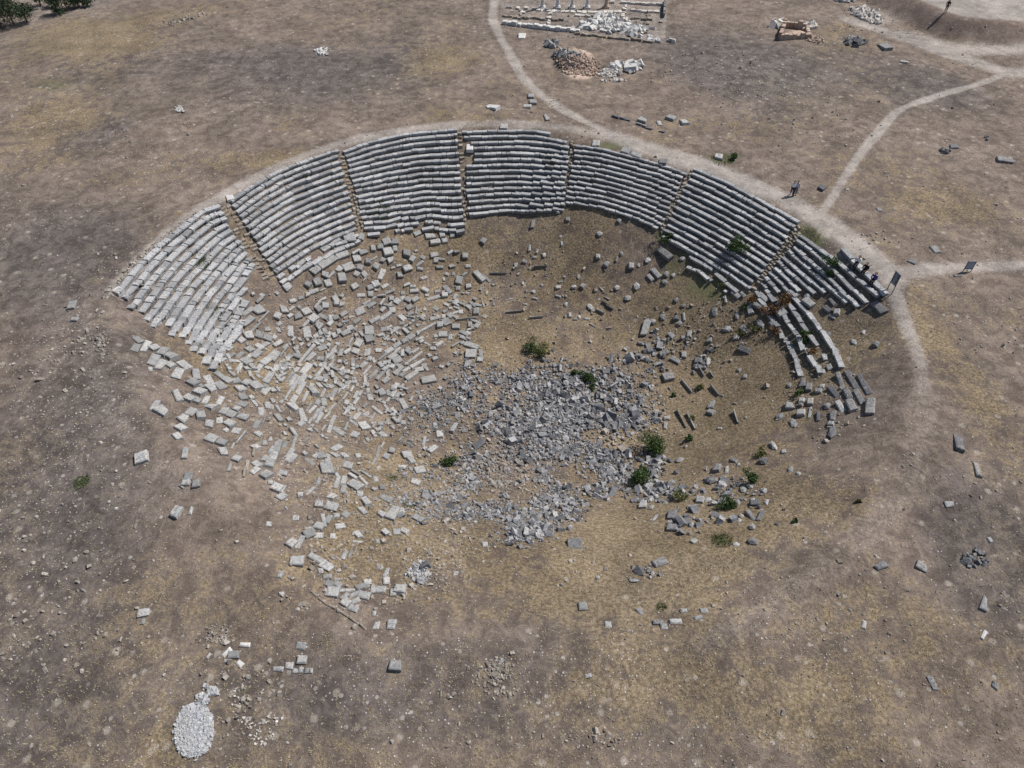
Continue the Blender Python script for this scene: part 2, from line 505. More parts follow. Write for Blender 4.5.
# stone chips set in the soil: small and larger
v1 = g.vor(P0, 2.0); r1 = g.sep(v1.outputs['Color'])
chip1 = g.math('MULTIPLY', g.ramp(v1.outputs['Distance'], .30, .20), g.math('GREATER_THAN', g.math('ADD', r1[0], g.math('MULTIPLY', pale, .55)), 1.02))
v2 = g.vor(P0, 5.5); r2 = g.sep(v2.outputs['Color'])
chip2 = g.math('MULTIPLY', g.ramp(v2.outputs['Distance'], .34, .22), g.math('GREATER_THAN', g.math('ADD', r2[1], g.math('MULTIPLY', pale, .62)), .99))
v3 = g.vor(P0, .85); r3 = g.sep(v3.outputs['Color'])
d3 = g.math('ADD', v3.outputs['Distance'], g.math('MULTIPLY', g.math('SUBTRACT', n_f, .5), .5))
tuft = g.math('MULTIPLY', g.ramp(d3, .24, .12), g.math('GREATER_THAN', g.math('ADD', r3[2], g.math('MULTIPLY', pale, .40)), .90))
col = g.mix(g.math('MULTIPLY', tuft, .5), col, g.mix(n_ff, (.26, .22, .18), (.50, .45, .39)))
offp = g.ramp(pf, .2, .7, 1.0, .15)
chip1 = g.math('MULTIPLY', chip1, offp); chip2 = g.math('MULTIPLY', chip2, offp)
col = g.mix(g.math('MULTIPLY', chip1, .55), col, g.mix(r1[1], (.25, .22, .2), (.46, .43, .40)))
col = g.mix(g.math('MULTIPLY', chip2, .65), col, g.mix(r2[0], (.28, .25, .23), (.60, .57, .54)))
mot = g.math('MULTIPLY', g.ramp(g.noise(P0, 2.6, 6, .75, .4), .56, .72), g.ramp(pale, .12, .6))
col = g.mix(g.math('MULTIPLY', mot, .6), col, (.33, .29, .255))
# tiny dark dry weeds
v4 = g.vor(P0, 3.6); r4 = g.sep(v4.outputs['Color'])
weed = g.math('MULTIPLY', g.ramp(g.math('ADD', v4.outputs['Distance'], g.math('MULTIPLY', g.math('SUBTRACT', n_ff, .5), .4)), .3, .14), g.math('GREATER_THAN', r4[0], .86))
weed = g.math('MULTIPLY', weed, g.math('SUBTRACT', 1.0, g.math('MAXIMUM', pf, mound)))
col = g.mix(g.math('MULTIPLY', weed, .55), col, (.075, .07, .045))
# grain
gr = g.math('ADD', g.math('MULTIPLY', g.ramp(n_ff, .25, .75), .55), g.math('MULTIPLY', g.ramp(n_f, .3, .7), .35))
gr = g.math('ADD', gr, g.math('MULTIPLY', g.ramp(n_big, .34, .66), .45))
gm = g.n('ShaderNodeCombineColor')
gv = g.math('ADD', g.math('MULTIPLY', gr, .82), .43)
for i in range(3): g.link(gv, gm.inputs[i])
col = g.mix(1.0, col, gm.outputs[0], 'MULTIPLY')
g.link(col, bs.inputs['Base Color'])
hh = g.math('ADD', g.math('MULTIPLY', n_ff, .35), g.math('ADD', g.math('MULTIPLY', n_f, .8), g.math('MULTIPLY', chip2, .35)))
g.link(g.bump(hh, .12, .75), bs.inputs['Normal'])


def stone_mat(name, lo, hi, warm=(.36, .31, .25), patch=(.13, .13, .13), wamt=.3):
    m, nt, bs = new_mat(name); g = G(nt)
    P = g.n('ShaderNodeNewGeometry').outputs['Position']
    t = g.attr('tint').outputs['Fac']
    n1 = g.noise(P, 1.7, 5, .65); n2 = g.noise(P, 7, 4, .7); n3 = g.noise(P, 24, 3, .7)
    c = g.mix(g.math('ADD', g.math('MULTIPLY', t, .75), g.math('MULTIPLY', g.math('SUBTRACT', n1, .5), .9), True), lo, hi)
    c = g.mix(g.math('MULTIPLY', g.ramp(g.math('ADD', n1, g.math('MULTIPLY', t, .15)), .52, .74), wamt), c, warm)
    c = g.mix(g.math('MULTIPLY', g.ramp(n2, .49, .60), .72), c, patch)
    c = g.mix(g.math('MULTIPLY', g.ramp(g.noise(P, 3.1, 4, .7), .56, .68), .45), c, tuple(v * .8 for v in warm))
    c = g.mix(g.math('MULTIPLY', g.ramp(n3, .55, .75), .4), c, tuple(min(1, v * 1.35) for v in hi))
    g.link(c, bs.inputs['Base Color'])
    g.link(g.bump(g.math('ADD', n2, g.math('MULTIPLY', n3, .4)), .05, .6), bs.inputs['Normal'])
    return m


SEAT = stone_mat('weathered_marble', (.19, .192, .198), (.55, .555, .57), wamt=.22)
SOILCHIP = stone_mat('soiled_chips', (.17, .145, .125), (.46, .43, .39), patch=(.15, .12, .10))
BLOCK = stone_mat('fallen_marble', (.185, .185, .183), (.46, .462, .46), warm=(.42, .36, .29))
RUBBLE = stone_mat('grey_rubble', (.11, .113, .12), (.455, .46, .475), patch=(.10, .10, .115))
DARKROCK = stone_mat('dark_rock', (.11, .11, .118), (.30, .30, .30), patch=(.06, .06, .065))
WHITE = stone_mat('white_marble', (.44, .43, .42), (.72, .71, .69), patch=(.40, .38, .36))
PALECHIP = stone_mat('pale_chips', (.40, .37, .34), (.72, .69, .65), patch=(.35, .3, .26))
EARTHSTEP = stone_mat('earthy_stone', (.17, .14, .11), (.40, .365, .32), patch=(.14, .11, .08))
COBBLE = stone_mat('cobbles', (.28, .285, .30), (.56, .565, .58), patch=(.20, .20, .21))
BRICK = stone_mat('old_brick', (.31, .215, .165), (.52, .42, .35), patch=(.24, .17, .13), warm=(.5, .42, .34))


def leaf_mat(name, a, b, trans=.25):
    m, nt, bs = new_mat(name); g = G(nt)
    t = g.attr('tint').outputs['Fac']
    g.link(g.mix(t, a, b), bs.inputs['Base Color'])
    bs.inputs['Roughness'].default_value = .7
    return m


LEAF = leaf_mat('shrub_leaves', (.020, .045, .014), (.075, .115, .035))
LEAFY = leaf_mat('yellowing_leaves', (.055, .075, .025), (.20, .19, .07))
LEAFB = leaf_mat('dried_leaves', (.09, .05, .025), (.22, .13, .06))
TREE = leaf_mat('tree_leaves', (.014, .030, .016), (.05, .078, .034))
DRY = leaf_mat('dry_grass', (.20, .16, .095), (.42, .36, .23))
GRASSG = leaf_mat('green_grass', (.05, .085, .03), (.14, .17, .065))


def flat(name, c, rough=.8):
    m, nt, bs = new_mat(name); g = G(nt)
    P = g.n('ShaderNodeNewGeometry').outputs['Position']
    n = g.noise(P, 9, 3)
    g.link(g.mix(n, tuple(v * .82 for v in c), tuple(min(1, v * 1.18) for v in c)), bs.inputs['Base Color'])
    bs.inputs['Roughness'].default_value = rough
    return m


BARK = flat('bark', (.12, .09, .065)); METAL = flat('grey_metal', (.12, .125, .14), .5); METALB = flat('pale_metal', (.34, .38, .44), .5)
PANEL = flat('panel_print', (.10, .105, .13), .5); INK = flat('panel_text', (.52, .54, .58)); PANELB = flat('panel_blue_grey', (.16, .19, .25), .5)
SKIN = flat('skin', (.42, .26, .18), .6); HAIR = flat('hair', (.012, .010, .010), .6)

# ------------------------------------------------------------------ the ground sheet
ca = np.stack([m_path, m_yel, m_dark, np.ones_like(m_path)], -1).reshape(-1, 4)
cb = np.stack([m_green, m_pale, m_mound, np.ones_like(m_path)], -1).reshape(-1, 4)
ny, nx = MX.shape
ii = (np.arange(ny - 1)[:, None] * nx + np.arange(nx - 1)[None]).ravel()
quads = np.stack([ii, ii + 1, ii + nx + 1, ii + nx], -1)
gm_ = mesh_np('ground', np.stack([MX, MY, MZ], -1).reshape(-1, 3), [quads], {'maskA': ca, 'maskB': cb, 'brick': m_brick.ravel()}, (GROUND,), True)
go = bpy.data.objects.new('ground', gm_); COL.objects.link(go); tag(go, kind='structure')

# ------------------------------------------------------------------ seat rows
UP = np.array([0, 0, 1.0])


def wpts(px, n=10):
    px = np.array(px, float)
    P = cast(px[:, 0], px[:, 1])[:, :2]
    if len(P) > 2: P = catmull(P, 5)
    s = np.concatenate([[0], np.cumsum(np.hypot(*np.diff(P, axis=0).T))])
    return P, s


def at(P, s, u):
    u = np.clip(u, 0, s[-1])
    return np.array([np.interp(u, s, P[:, 0]), np.interp(u, s, P[:, 1])])


def resamp(px, n=25):
    P, s = wpts(px)
    return np.array([at(P, s, u) for u in np.linspace(0, s[-1], n)])


def seat_row(parent, path, depth, worn=0.0, mat=None, tint0=.5, rise=.42, gaps=0.0, over=None):
    """one row of seat blocks along a plan path"""
    P = np.asarray(path); s = np.concatenate([[0], np.cumsum(np.hypot(*np.diff(P, axis=0).T))])
    zr = hz(P[:, 0], P[:, 1]); zc_ = np.polyfit(s, zr, 2 if len(s) > 5 else 1)
    L = s[-1]; mb = MB(); u = rng.uniform(-.2, .1)
    wav = rng.uniform(0, 6)
    while u < L - .15:
        w = random.choice((.35, .5, .65, .8, 1.0, 1.25, 1.6)) * random.uniform(.85, 1.15)
        w = min(w, L - u + .12)
        if w < .2: break
        if random.random() > gaps:
            c = at(P, s, u + w / 2); a = at(P, s, u + w / 2 - .25); b = at(P, s, u + w / 2 + .25)
            d = b - a; d /= max(np.hypot(*d), 1e-6)
            r = math.radians(random.gauss(0, .8 + 4.5 * worn)); d = np.array([d[0] * math.cos(r) - d[1] * math.sin(r), d[0] * math.sin(r) + d[1] * math.cos(r)])
            nn = tnormal(*c); nrm = UP + np.array([nn[0], nn[1], 0]) * (.06 + .25 * worn) + rng.normal(0, .012 + .05 * worn, 3); nrm /= np.linalg.norm(nrm)
            ux, uy, uz = frame(d, nrm)
            gx_ = hz(c[0] + uy[0], c[1] + uy[1])[0] - hz(c[0] - uy[0], c[1] - uy[1])[0]; sgn = 1.0 if gx_ > 0 else -1.0
            off = rng.normal(0, .02 + .05 * worn)
            dz = (.03 + .02 * math.sin(u * .35 + wav)) + rng.normal(0, .012 + .045 * worn)
            zs_ = np.polyval(zc_, u + w / 2)
            zt = zs_ + (.25 + .5 * min(worn, 1)) * (hz(*c)[0] - zs_) + .27 * depth / .7 + dz
            dep = depth * random.uniform(.90, .98) * (1 - .1 * worn * random.random())
            cc = np.array([c[0], c[1], zt - rise - .25]) + uy * off
            ww = w - random.uniform(.008, .035 + .07 * worn); tt = float(np.clip(tint0 + rng.normal(0, .26), 0, 1)); th = .17 * rise / .38
            fd = dep * (random.uniform(.74, .88) if tint0 > .52 else random.uniform(.70, .84))                       # raised seat, lower footing behind it
            V, F = rblock(cc + uz * (rise + .25 - th) - uy * (dep - fd) / 2 * sgn, ux, uy, uz, ww, fd, th, .02 + .03 * worn, .014)
            mb.add(V, F, tt)
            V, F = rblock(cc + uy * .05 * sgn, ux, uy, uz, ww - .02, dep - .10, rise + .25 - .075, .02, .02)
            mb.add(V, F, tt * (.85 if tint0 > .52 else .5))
        u += w
    if mb.n == 0: return None
    return mb.build('seat_row', mat or SEAT, parent, origin=None if parent is None else tuple(parent.location))


def lerp_rows(top, bot, n, skip=()):
    A_ = resamp(top); B_ = resamp(bot)
    return [A_ + (B_ - A_) * (i / (n - 1)) for i in range(n)]


def fix_parent(root):
    return root


def mk_wedge(label, top, bot, n, worn_fn, tint0, gaps=lambda i: 0.0, cut=None, extra=()):
    rows = lerp_rows(top, bot, n)
    pitch = np.median([np.hypot(*(rows[i + 1][12] - rows[i][12])) for i in range(n - 1)])
    c = rows[n // 2][12]
    root = empty('seating_wedge', (c[0], c[1], float(hz(*c)[0])))
    tag(root, label, 'seating', 'wedges of stone seat rows round the theatre')
    for i, r in enumerate(rows):
        a, b = (0.0, 1.0) if cut is None else cut(i)
        k0, k1 = int(round(a * 24)), int(round(b * 24))
        if k1 - k0 < 2: continue
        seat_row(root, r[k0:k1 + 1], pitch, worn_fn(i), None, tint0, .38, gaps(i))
    for px, worn, gp in extra:
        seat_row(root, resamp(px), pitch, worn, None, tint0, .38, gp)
    return rows, pitch


W1t, W1b = [(114,297),(140,268),(160,248),(183,229),(203,214),(219,209)], [(211,371),(228,345),(244,320),(256,300),(263,284)]
W2t, W2b = [(231,203),(255,186),(283,171),(310,161),(338,152)], [(282,284),(300,272),(320,260),(340,250),(359,242)]
W3t, W3b = [(344,153),(370,144),(400,137),(430,133),(456,131)], [(367,234),(385,234),(402,231),(416,231),(430,228),(448,231),(464,231)]
W4t, W4b = [(463,133),(500,132),(540,133),(571,139)], [(469,216),(490,213),(515,212),(545,211),(563,210)]
W5t, W5b = [(576,147),(605,151),(639,160),(665,167),(686,175)], [(567,203),(597,207),(625,215),(645,223),(659,230)]
W6t, W6b = [(695,170),(724,183),(759,201),(798,223)], [(662,236),(685,249),(705,260),(724,271),(750,289)]

E1 = mk_wedge('far left wedge of pale worn seat rows with green weeds and a stepped edge', W1t, W1b, 14,
              lambda i: .15 + .5 * (i > 10) + (.2 if i < 2 else 0), .58, lambda i: .10 * (i > 11), lambda i: (random.choice((0, 0, .04, .08)), 1 if i < 11 else .85 - .12 * (i - 11)))
E2 = mk_wedge('second seating wedge from the left with its lowest rows slumped', W2t, W2b, 16, lambda i: .12 + .55 * (i > 13), .55, lambda i: .08 * (i > 13))
E3 = mk_wedge('third seating wedge from the left, with green weeds and buckled lower rows', W3t, W3b, 17, lambda i: .12 + .6 * (i > 13), .55, lambda i: .12 * (i > 14))
E4 = mk_wedge('fourth wedge of seat rows from the left, straight behind the middle of the theatre', W4t, W4b, 15, lambda i: .12, .5, lambda i: 0,
              lambda i: (0 if i not in (2, 3, 4, 5) else .08, .8 if i == 0 else .95 if i == 1 else 1))
E5 = mk_wedge('fifth seating wedge from the left, twelve neat rows above bare brown ground', W5t, W5b, 12, lambda i: .08, .45, lambda i: .0)
E6 = mk_wedge('long neat seating wedge beside the footpath with a round green bush growing in it', W6t, W6b, 13, lambda i: .08, .42, lambda i: 0,
              None, [([(688,257),(702,264),(720,277),(738,294)], .5, .08), ([(687,268),(703,274),(714,284),(728,293)], .6, .12)])

R7 = [([(801,237),(827,256),(847,271),(878,297)], .1, 0), ([(797.5,241),(822,261),(842,280),(867,303)], .1, 0), ([(793,247),(816,267),(838,288),(858,307)], .15, .03),
      ([(788.5,252),(811,272),(830,289),(847,303)], .15, .04), ([(784,258),(806,278),(825,293)], .15, .04), ([(779.5,263),(800,282),(814,294)], .2, .05),
      ([(775,268.5),(790,283),(799,292)], .2, .05), ([(770.5,274),(784,287),(795,299),(808,315),(822,333),(834,351),(842,368)], .2, .02),
      ([(766,279),(778,291),(788,303),(798,318),(811,338),(827,360)], .5, .12), ([(762,285),(771,296),(782,313),(796,335),(806,352),(821,374)], .8, .1),
      ([(757,292),(768,310),(780,330),(791,350),(802,376)], .9, .16)]
c7 = C1(820, 285)
w7 = empty('seating_wedge', tuple(c7)); tag(w7, 'far right wedge of broken seat rows where three visitors sit near the sign', 'seating', 'wedges of stone seat rows round the theatre')
pitch7 = E6[1]
for px, worn, gp in R7:
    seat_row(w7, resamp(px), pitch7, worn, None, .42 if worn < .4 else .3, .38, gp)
# outermost row of heavy blocks by the path
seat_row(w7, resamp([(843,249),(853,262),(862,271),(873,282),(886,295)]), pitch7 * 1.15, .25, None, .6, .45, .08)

# ------------------------------------------------------------------ stairways between the wedges
def stairway(label, right_rows, left_rows, k=0, earthy=.6, n=None):
    """small worn steps filling the gap between two wedges"""
    mb = MB(); a = [r[-1] for r in left_rows]; b = [r[0] for r in right_rows]
    n = 22
    def samp(P, f):
        x = f * (len(P) - 1); i = min(int(x), len(P) - 2); return P[i] + (P[i + 1] - P[i]) * (x - i)
    o = samp(a, .5); org = (o[0], o[1], float(hz(*o)[0]))
    for i in range(n):
        f = (i + .5) / n
        p, q = samp(a, f), samp(b, f); m = (p + q) / 2; d = q - p; w = np.hypot(*d)
        if w < .25: continue
        d /= w
        for s_ in ((0,) if w < .9 else (-1, 1)):
            if random.random() < .22 * earthy * 1.5: continue
            ww = (w * .8 if s_ == 0 else w * .42) * random.uniform(.7, 1)
            c = m + d * s_ * w * .22
            ux, uy, uz = frame(d, (lambda v: v / np.linalg.norm(v))(UP + rng.normal(0, .05, 3)))
            cc = np.array([c[0], c[1], hz(*c)[0] - .22 + rng.normal(0, .03)])
            V, F = rblock(cc, ux, uy, uz, ww, .36 * random.uniform(.6, 1.1), .36, .05, .04)
            mb.add(V, F, float(np.clip(.45 + rng.normal(0, .2), 0, 1)))
    ob = mb.build('stairway', EARTHSTEP, None, org)
    tag(ob, label, 'stairway', 'stepped aisles between the seating wedges')


stairway('wide bare stepped aisle between the two leftmost seating wedges', E2[0], E1[0], earthy=1)
stairway('narrow eroded aisle between the second and third seating wedges from the left', E3[0], E2[0], earthy=.8)
stairway('grassy aisle left of the middle seating wedge, with a white block in its upper part', E4[0], E3[0], earthy=.9)
stairway('grassy aisle right of the middle seating wedge', E5[0], E4[0], earthy=.9)
stairway('aisle of small worn steps along the right side of the fifth seating wedge', E6[0], E5[0], earthy=.3)
R7rows = [resamp(p) for p, _, _ in R7]
stairway('aisle of small worn steps at the far right, just above the seated visitors\' wedge', R7rows, E6[0], earthy=.2)
# ------------------------------------------------------------------ fallen blocks, surveyed tile by tile
# each tile: origin, scale, then (x, y, length, width, angle)
TILES = [
(130,330,8.533,[(72,90,80,60,-40),(48,155,75,70,60),(132,145,100,70,60),(203,162,75,60,20),(280,200,85,75,50),(345,235,85,60,-25),(200,265,105,90,60),(265,310,95,85,60),(345,310,70,65,-30),(465,310,115,70,-35),(405,380,95,85,60),(560,390,95,70,-80),(535,460,85,70,-25),(605,480,50,40,-40),(590,540,90,60,-20),(670,430,85,70,-60),(700,510,90,80,-45),(765,480,90,75,-45),(760,390,80,45,-35),(825,435,80,60,-35),(905,440,70,50,10),(405,570,105,70,-60),(500,595,90,60,-25),(575,610,60,60,30),(650,600,80,60,60),(215,645,100,60,60),(285,705,120,90,-30),(515,710,85,75,45),(455,750,70,60,-20),(600,740,80,60,0),(690,660,70,60,30),(770,610,80,60,60),(800,700,80,70,-10),(860,730,80,70,-20),(720,300,60,45,30),(785,255,55,40,30),(845,165,60,45,40),(960,580,70,60,10),(930,320,80,40,60),(990,280,80,70,20),(940,510,80,60,10),(990,460,70,60,-20),(960,640,80,55,-20),(910,680,60,50,-20)]),
(150,390,8.533,[(290,265,85,75,-35),(260,335,75,60,-30),(235,405,75,75,20),(295,540,95,60,80),(425,250,75,70,20),(500,295,85,75,-5),(590,265,65,60,0),(695,230,80,70,-30),(675,295,85,75,-30),(650,350,45,40,-30),(735,355,75,55,-10),(790,240,100,60,-15),(800,130,75,60,-15),(745,165,50,45,0),(945,190,80,65,-85),(1000,140,50,60,0),(520,425,100,80,-20),(610,460,90,50,-15),(620,535,80,75,5),(740,595,70,60,-20),(675,660,75,40,70),(900,500,60,50,-30),(975,455,50,50,0),(905,300,80,60,60),(930,385,55,60,20),(330,740,80,80,0),(910,640,70,60,20),(895,695,80,60,40),(1000,600,60,90,50),(990,735,90,70,30),(960,300,150,14,68),(770,420,150,14,52),(705,480,60,20,60),(680,640,60,14,75)]),
(100,300,3.2,[(135,507,48,38,20),(280,575,45,28,70),(308,590,30,30,10),(245,682,45,28,50),(292,675,30,12,65),(262,598,20,8,-50),(52,668,12,12,0)]),
(220,300,8.533,[(620,15,70,40,15),(550,85,80,75,5),(490,140,65,60,-20),(655,140,75,60,20),(735,100,60,70,-50),(795,165,80,70,35),(830,225,80,70,-30),(740,280,100,80,-80),(600,270,95,55,-85),(875,140,90,40,-20),(940,200,60,50,45),(985,155,60,50,20),(900,50,70,60,0),(990,30,60,50,0),(935,340,50,40,-20),(870,415,80,50,20),(735,470,230,30,48),(650,485,80,45,-20),(775,490,100,45,45),(855,505,70,40,-10),(735,590,110,60,50),(700,690,120,60,60),(620,700,130,35,62),(700,380,45,30,20),(850,620,110,35,50),(900,665,50,50,0),(820,670,60,30,40),(600,650,90,30,60),(325,95,90,90,30),(235,190,110,60,38),(135,220,90,55,38),(240,100,120,50,38),(75,420,70,55,45),(240,310,80,80,10),(330,300,70,60,-20),(300,235,130,30,45),(370,150,140,25,45),(405,330,90,60,-20),(395,380,100,40,30),(490,380,90,60,35),(335,410,80,60,-40),(455,490,100,90,50),(555,400,60,30,45),(540,450,120,14,52),(305,470,90,70,40),(235,540,100,80,-10),(385,530,90,70,40),(270,580,60,60,0),(330,590,90,50,60),(410,670,110,75,60),(385,750,60,40,-30),(300,740,90,80,10),(60,695,90,80,30),(145,700,80,60,0),(220,700,70,80,20),(160,600,100,40,70),(400,250,50,40,0),(180,350,60,60,40),(250,430,60,60,20),(170,470,70,40,40),(130,330,60,30,45),(495,260,60,40,-60),(505,205,50,40,30)]),
(250,370,8.533,[(45,150,90,80,-20),(120,180,85,75,45),(170,320,80,60,-20),(350,90,130,35,58),(385,120,150,40,60),(430,160,130,55,60),(325,210,130,35,62),(375,250,75,60,60),(470,230,110,30,65),(535,190,65,60,0),(435,80,60,60,0),(375,330,110,60,-40),(440,385,120,60,-70),(500,320,90,25,62),(430,465,70,50,30),(530,340,90,35,50),(560,380,110,40,60),(575,280,60,50,50),(630,290,70,60,-70),(625,195,90,25,62),(670,230,50,50,-20),(600,350,90,40,60),(590,410,110,40,60),(655,390,90,25,55),(700,320,90,30,45),(515,440,60,25,60),(710,430,90,45,65),(680,500,100,45,70),(625,500,60,20,60),(755,530,120,55,-35),(820,480,80,30,70),(890,560,70,60,-20),(970,490,80,75,-50),(910,400,90,45,50),(930,330,60,20,-35),(815,220,70,25,55),(770,265,60,15,50),(715,200,90,40,60),(760,180,50,14,60),(600,20,90,30,60),(640,70,60,40,45),(590,80,50,70,60),(590,135,40,40,0),(230,240,25,20,0),(125,620,70,60,30),(170,590,40,40,0),(240,640,90,60,70),(180,690,80,50,60),(300,640,70,45,60),(375,620,150,40,70),(340,720,90,50,60),(215,720,130,60,65),(480,600,60,15,40),(740,670,90,55,25),(600,740,80,60,10),(800,740,60,40,-40),(920,740,50,40,0),(555,740,50,50,30),(890,90,50,60,0),(790,30,60,50,30),(1000,380,70,45,30),(1000,600,40,40,0)]),
(230,440,8.533,[(400,80,120,75,70),(350,180,120,85,68),(520,165,90,70,50),(215,265,100,90,20),(230,210,55,50,-20),(310,310,110,100,45),(400,420,100,80,-20),(440,420,70,50,60),(440,490,75,65,30),(345,370,50,40,0),(450,290,80,50,-10),(600,480,60,50,0),(680,440,100,35,45),(755,350,80,40,80),(560,670,60,50,0),(330,720,50,50,0),(480,585,35,20,-60),(825,260,110,100,0),(830,160,70,60,80),(765,150,110,30,80),(725,150,90,25,80),(890,130,80,40,-30),(965,140,60,60,-50),(970,350,75,60,80),(965,430,75,60,85),(910,370,110,50,70),(755,560,80,60,-5),(860,580,110,70,-15),(870,500,80,60,-20),(800,690,120,40,-75),(840,680,80,60,60),(940,740,90,50,10),(985,640,60,70,50),(910,650,60,50,0),(755,740,60,90,60),(690,755,60,30,0)]),
(320,440,8.533,[(235,230,60,100,60),(305,140,70,50,-20),(495,105,120,25,78),(560,150,50,70,60),(610,105,65,50,-20),(770,170,90,55,-55),(695,235,80,30,-5),(475,340,50,50,0),(300,400,110,80,-30),(345,465,60,60,0),(385,535,80,60,-50),(565,505,100,50,-30),(620,640,130,100,60),(690,620,60,60,0),(515,640,80,60,-30),(835,680,110,60,-30),(850,265,90,60,10),(810,370,90,50,-20),(460,190,70,20,65)]),
(270,520,6.827,[(265,100,80,75,20),(205,155,100,40,65),(145,165,60,70,-30),(185,290,100,70,0),(310,265,110,50,-30),(385,320,85,60,-30),(345,350,40,40,0),(390,390,70,40,0),(400,440,60,60,-30),(430,500,70,90,70),(455,405,50,25,0),(465,445,60,50,-30),(520,482,120,25,0),(510,525,70,40,40),(575,510,75,35,20),(630,460,90,60,25),(665,430,60,40,0),(640,520,90,60,-10),(580,555,80,45,20),(520,570,60,60,45),(570,610,70,45,-20),(740,480,110,55,0),(795,370,90,30,70),(795,420,50,60,0),(890,485,60,90,70),(840,500,50,60,0),(830,720,70,65,80),(725,720,50,60,0),(485,50,90,40,10),(600,105,60,45,-50),(595,150,70,20,-5),(505,245,60,40,70),(548,235,60,30,65),(425,115,40,40,0),(915,80,60,40,-25),(865,85,50,45,0),(330,110,70,40,0),(710,640,30,40,0),(75,510,40,40,0),(735,145,30,30,0)]),
(340,370,8.533,[(345,50,110,40,48),(390,90,75,50,35),(290,35,130,25,48),(610,55,120,45,32),(755,90,130,60,10),(540,290,100,50,-60),(355,200,70,70,20),(315,345,110,30,-40),(280,410,100,25,58),(240,180,40,50,0),(255,235,50,60,0),(150,330,60,20,-40),(225,370,50,50,0),(345,465,50,40,0),(365,560,80,50,-35),(320,700,110,30,78),(360,640,60,25,60),(440,700,70,60,-20),(535,455,50,45,0),(515,590,60,25,55),(140,735,60,50,0),(570,740,90,70,0),(715,610,90,35,80),(790,680,80,50,40),(850,550,60,60,0),(970,500,90,50,60)]),
(280,230,8.533,[(590,75,120,90,12),(690,60,60,70,75),(470,100,110,55,30),(385,140,110,50,35),(510,165,100,60,20),(600,130,80,30,10),(530,220,130,60,20),(400,280,190,80,32),(310,340,110,80,40),(250,300,60,60,30),(580,320,110,85,20),(505,340,70,70,-30),(525,410,80,90,0),(655,250,80,70,10),(680,325,70,60,-20),(750,270,60,60,0),(710,190,90,50,15),(790,160,50,60,0),(380,385,80,60,-15),(315,450,80,75,-60),(405,455,75,75,-60),(235,470,70,60,-30),(290,530,110,55,15),(240,560,60,50,0),(65,490,85,80,30),(120,600,70,50,10),(175,585,60,35,15),(45,690,75,75,10),(225,690,80,60,-50),(100,670,60,30,40),(150,740,90,60,10),(635,485,75,65,30),(865,390,110,65,70),(815,465,70,70,20),(765,495,60,50,20),(820,315,70,65,-30),(880,265,50,60,60),(945,265,65,60,15),(920,190,90,80,10),(970,100,80,70,0),(910,100,80,70,20),(855,145,60,60,0),(980,160,50,70,0),(720,380,50,70,30),(655,380,60,60,-30),(780,640,110,50,30),(740,620,90,30,30),(685,700,90,60,20),(700,660,90,30,30),(770,550,60,60,0),(690,560,80,40,0),(805,580,50,25,30),(470,600,90,60,-60),(390,640,60,60,20),(530,640,60,50,0),(330,680,60,60,30),(440,750,60,50,0),(950,590,50,50,0),(1000,610,60,60,-30),(900,740,120,40,35),(370,740,60,50,0)]),
(380,230,8.533,[(220,205,80,70,-10),(275,250,55,65,-30),(230,330,85,65,20),(170,385,60,60,0),(340,285,90,30,40),(365,235,40,60,60),(460,215,80,50,10),(340,335,60,30,-10),(475,260,50,60,0),(430,50,110,60,10),(530,40,60,60,10),(470,105,100,50,10),(550,90,60,50,10),(620,50,60,50,0),(320,30,70,50,25),(600,190,60,30,30),(725,225,60,60,0),(885,95,50,55,-30),(675,435,75,75,75),(665,500,50,50,0),(755,485,45,60,-80),(750,540,50,25,0),(860,505,40,30,60),(850,400,130,60,-45),(910,410,110,35,-50),(965,470,40,25,0),(575,515,100,50,-45),(540,425,30,40,0),(570,380,30,50,60),(625,375,30,40,0),(455,585,140,40,18),(490,525,60,30,15),(385,515,80,45,-30),(290,525,90,40,5),(280,485,60,35,0),(400,560,40,30,0),(300,600,80,50,30),(250,665,65,50,25),(240,600,50,70,60),(145,615,70,80,-30),(190,585,40,50,-40),(190,540,40,40,0),(95,600,30,60,-50),(550,560,60,50,0),(605,610,60,20,0),(560,640,60,30,-20),(600,670,40,25,0),(820,700,50,60,90),(880,635,70,25,-65),(910,540,25,40,0),(970,635,25,40,0),(750,310,35,60,90),(720,380,60,30,30),(690,700,40,40,0),(540,740,40,40,0),(470,755,100,40,15),(370,735,40,35,0),(600,735,50,50,30),(190,750,70,50,-40),(105,690,50,50,0),(380,680,30,30,0)]),
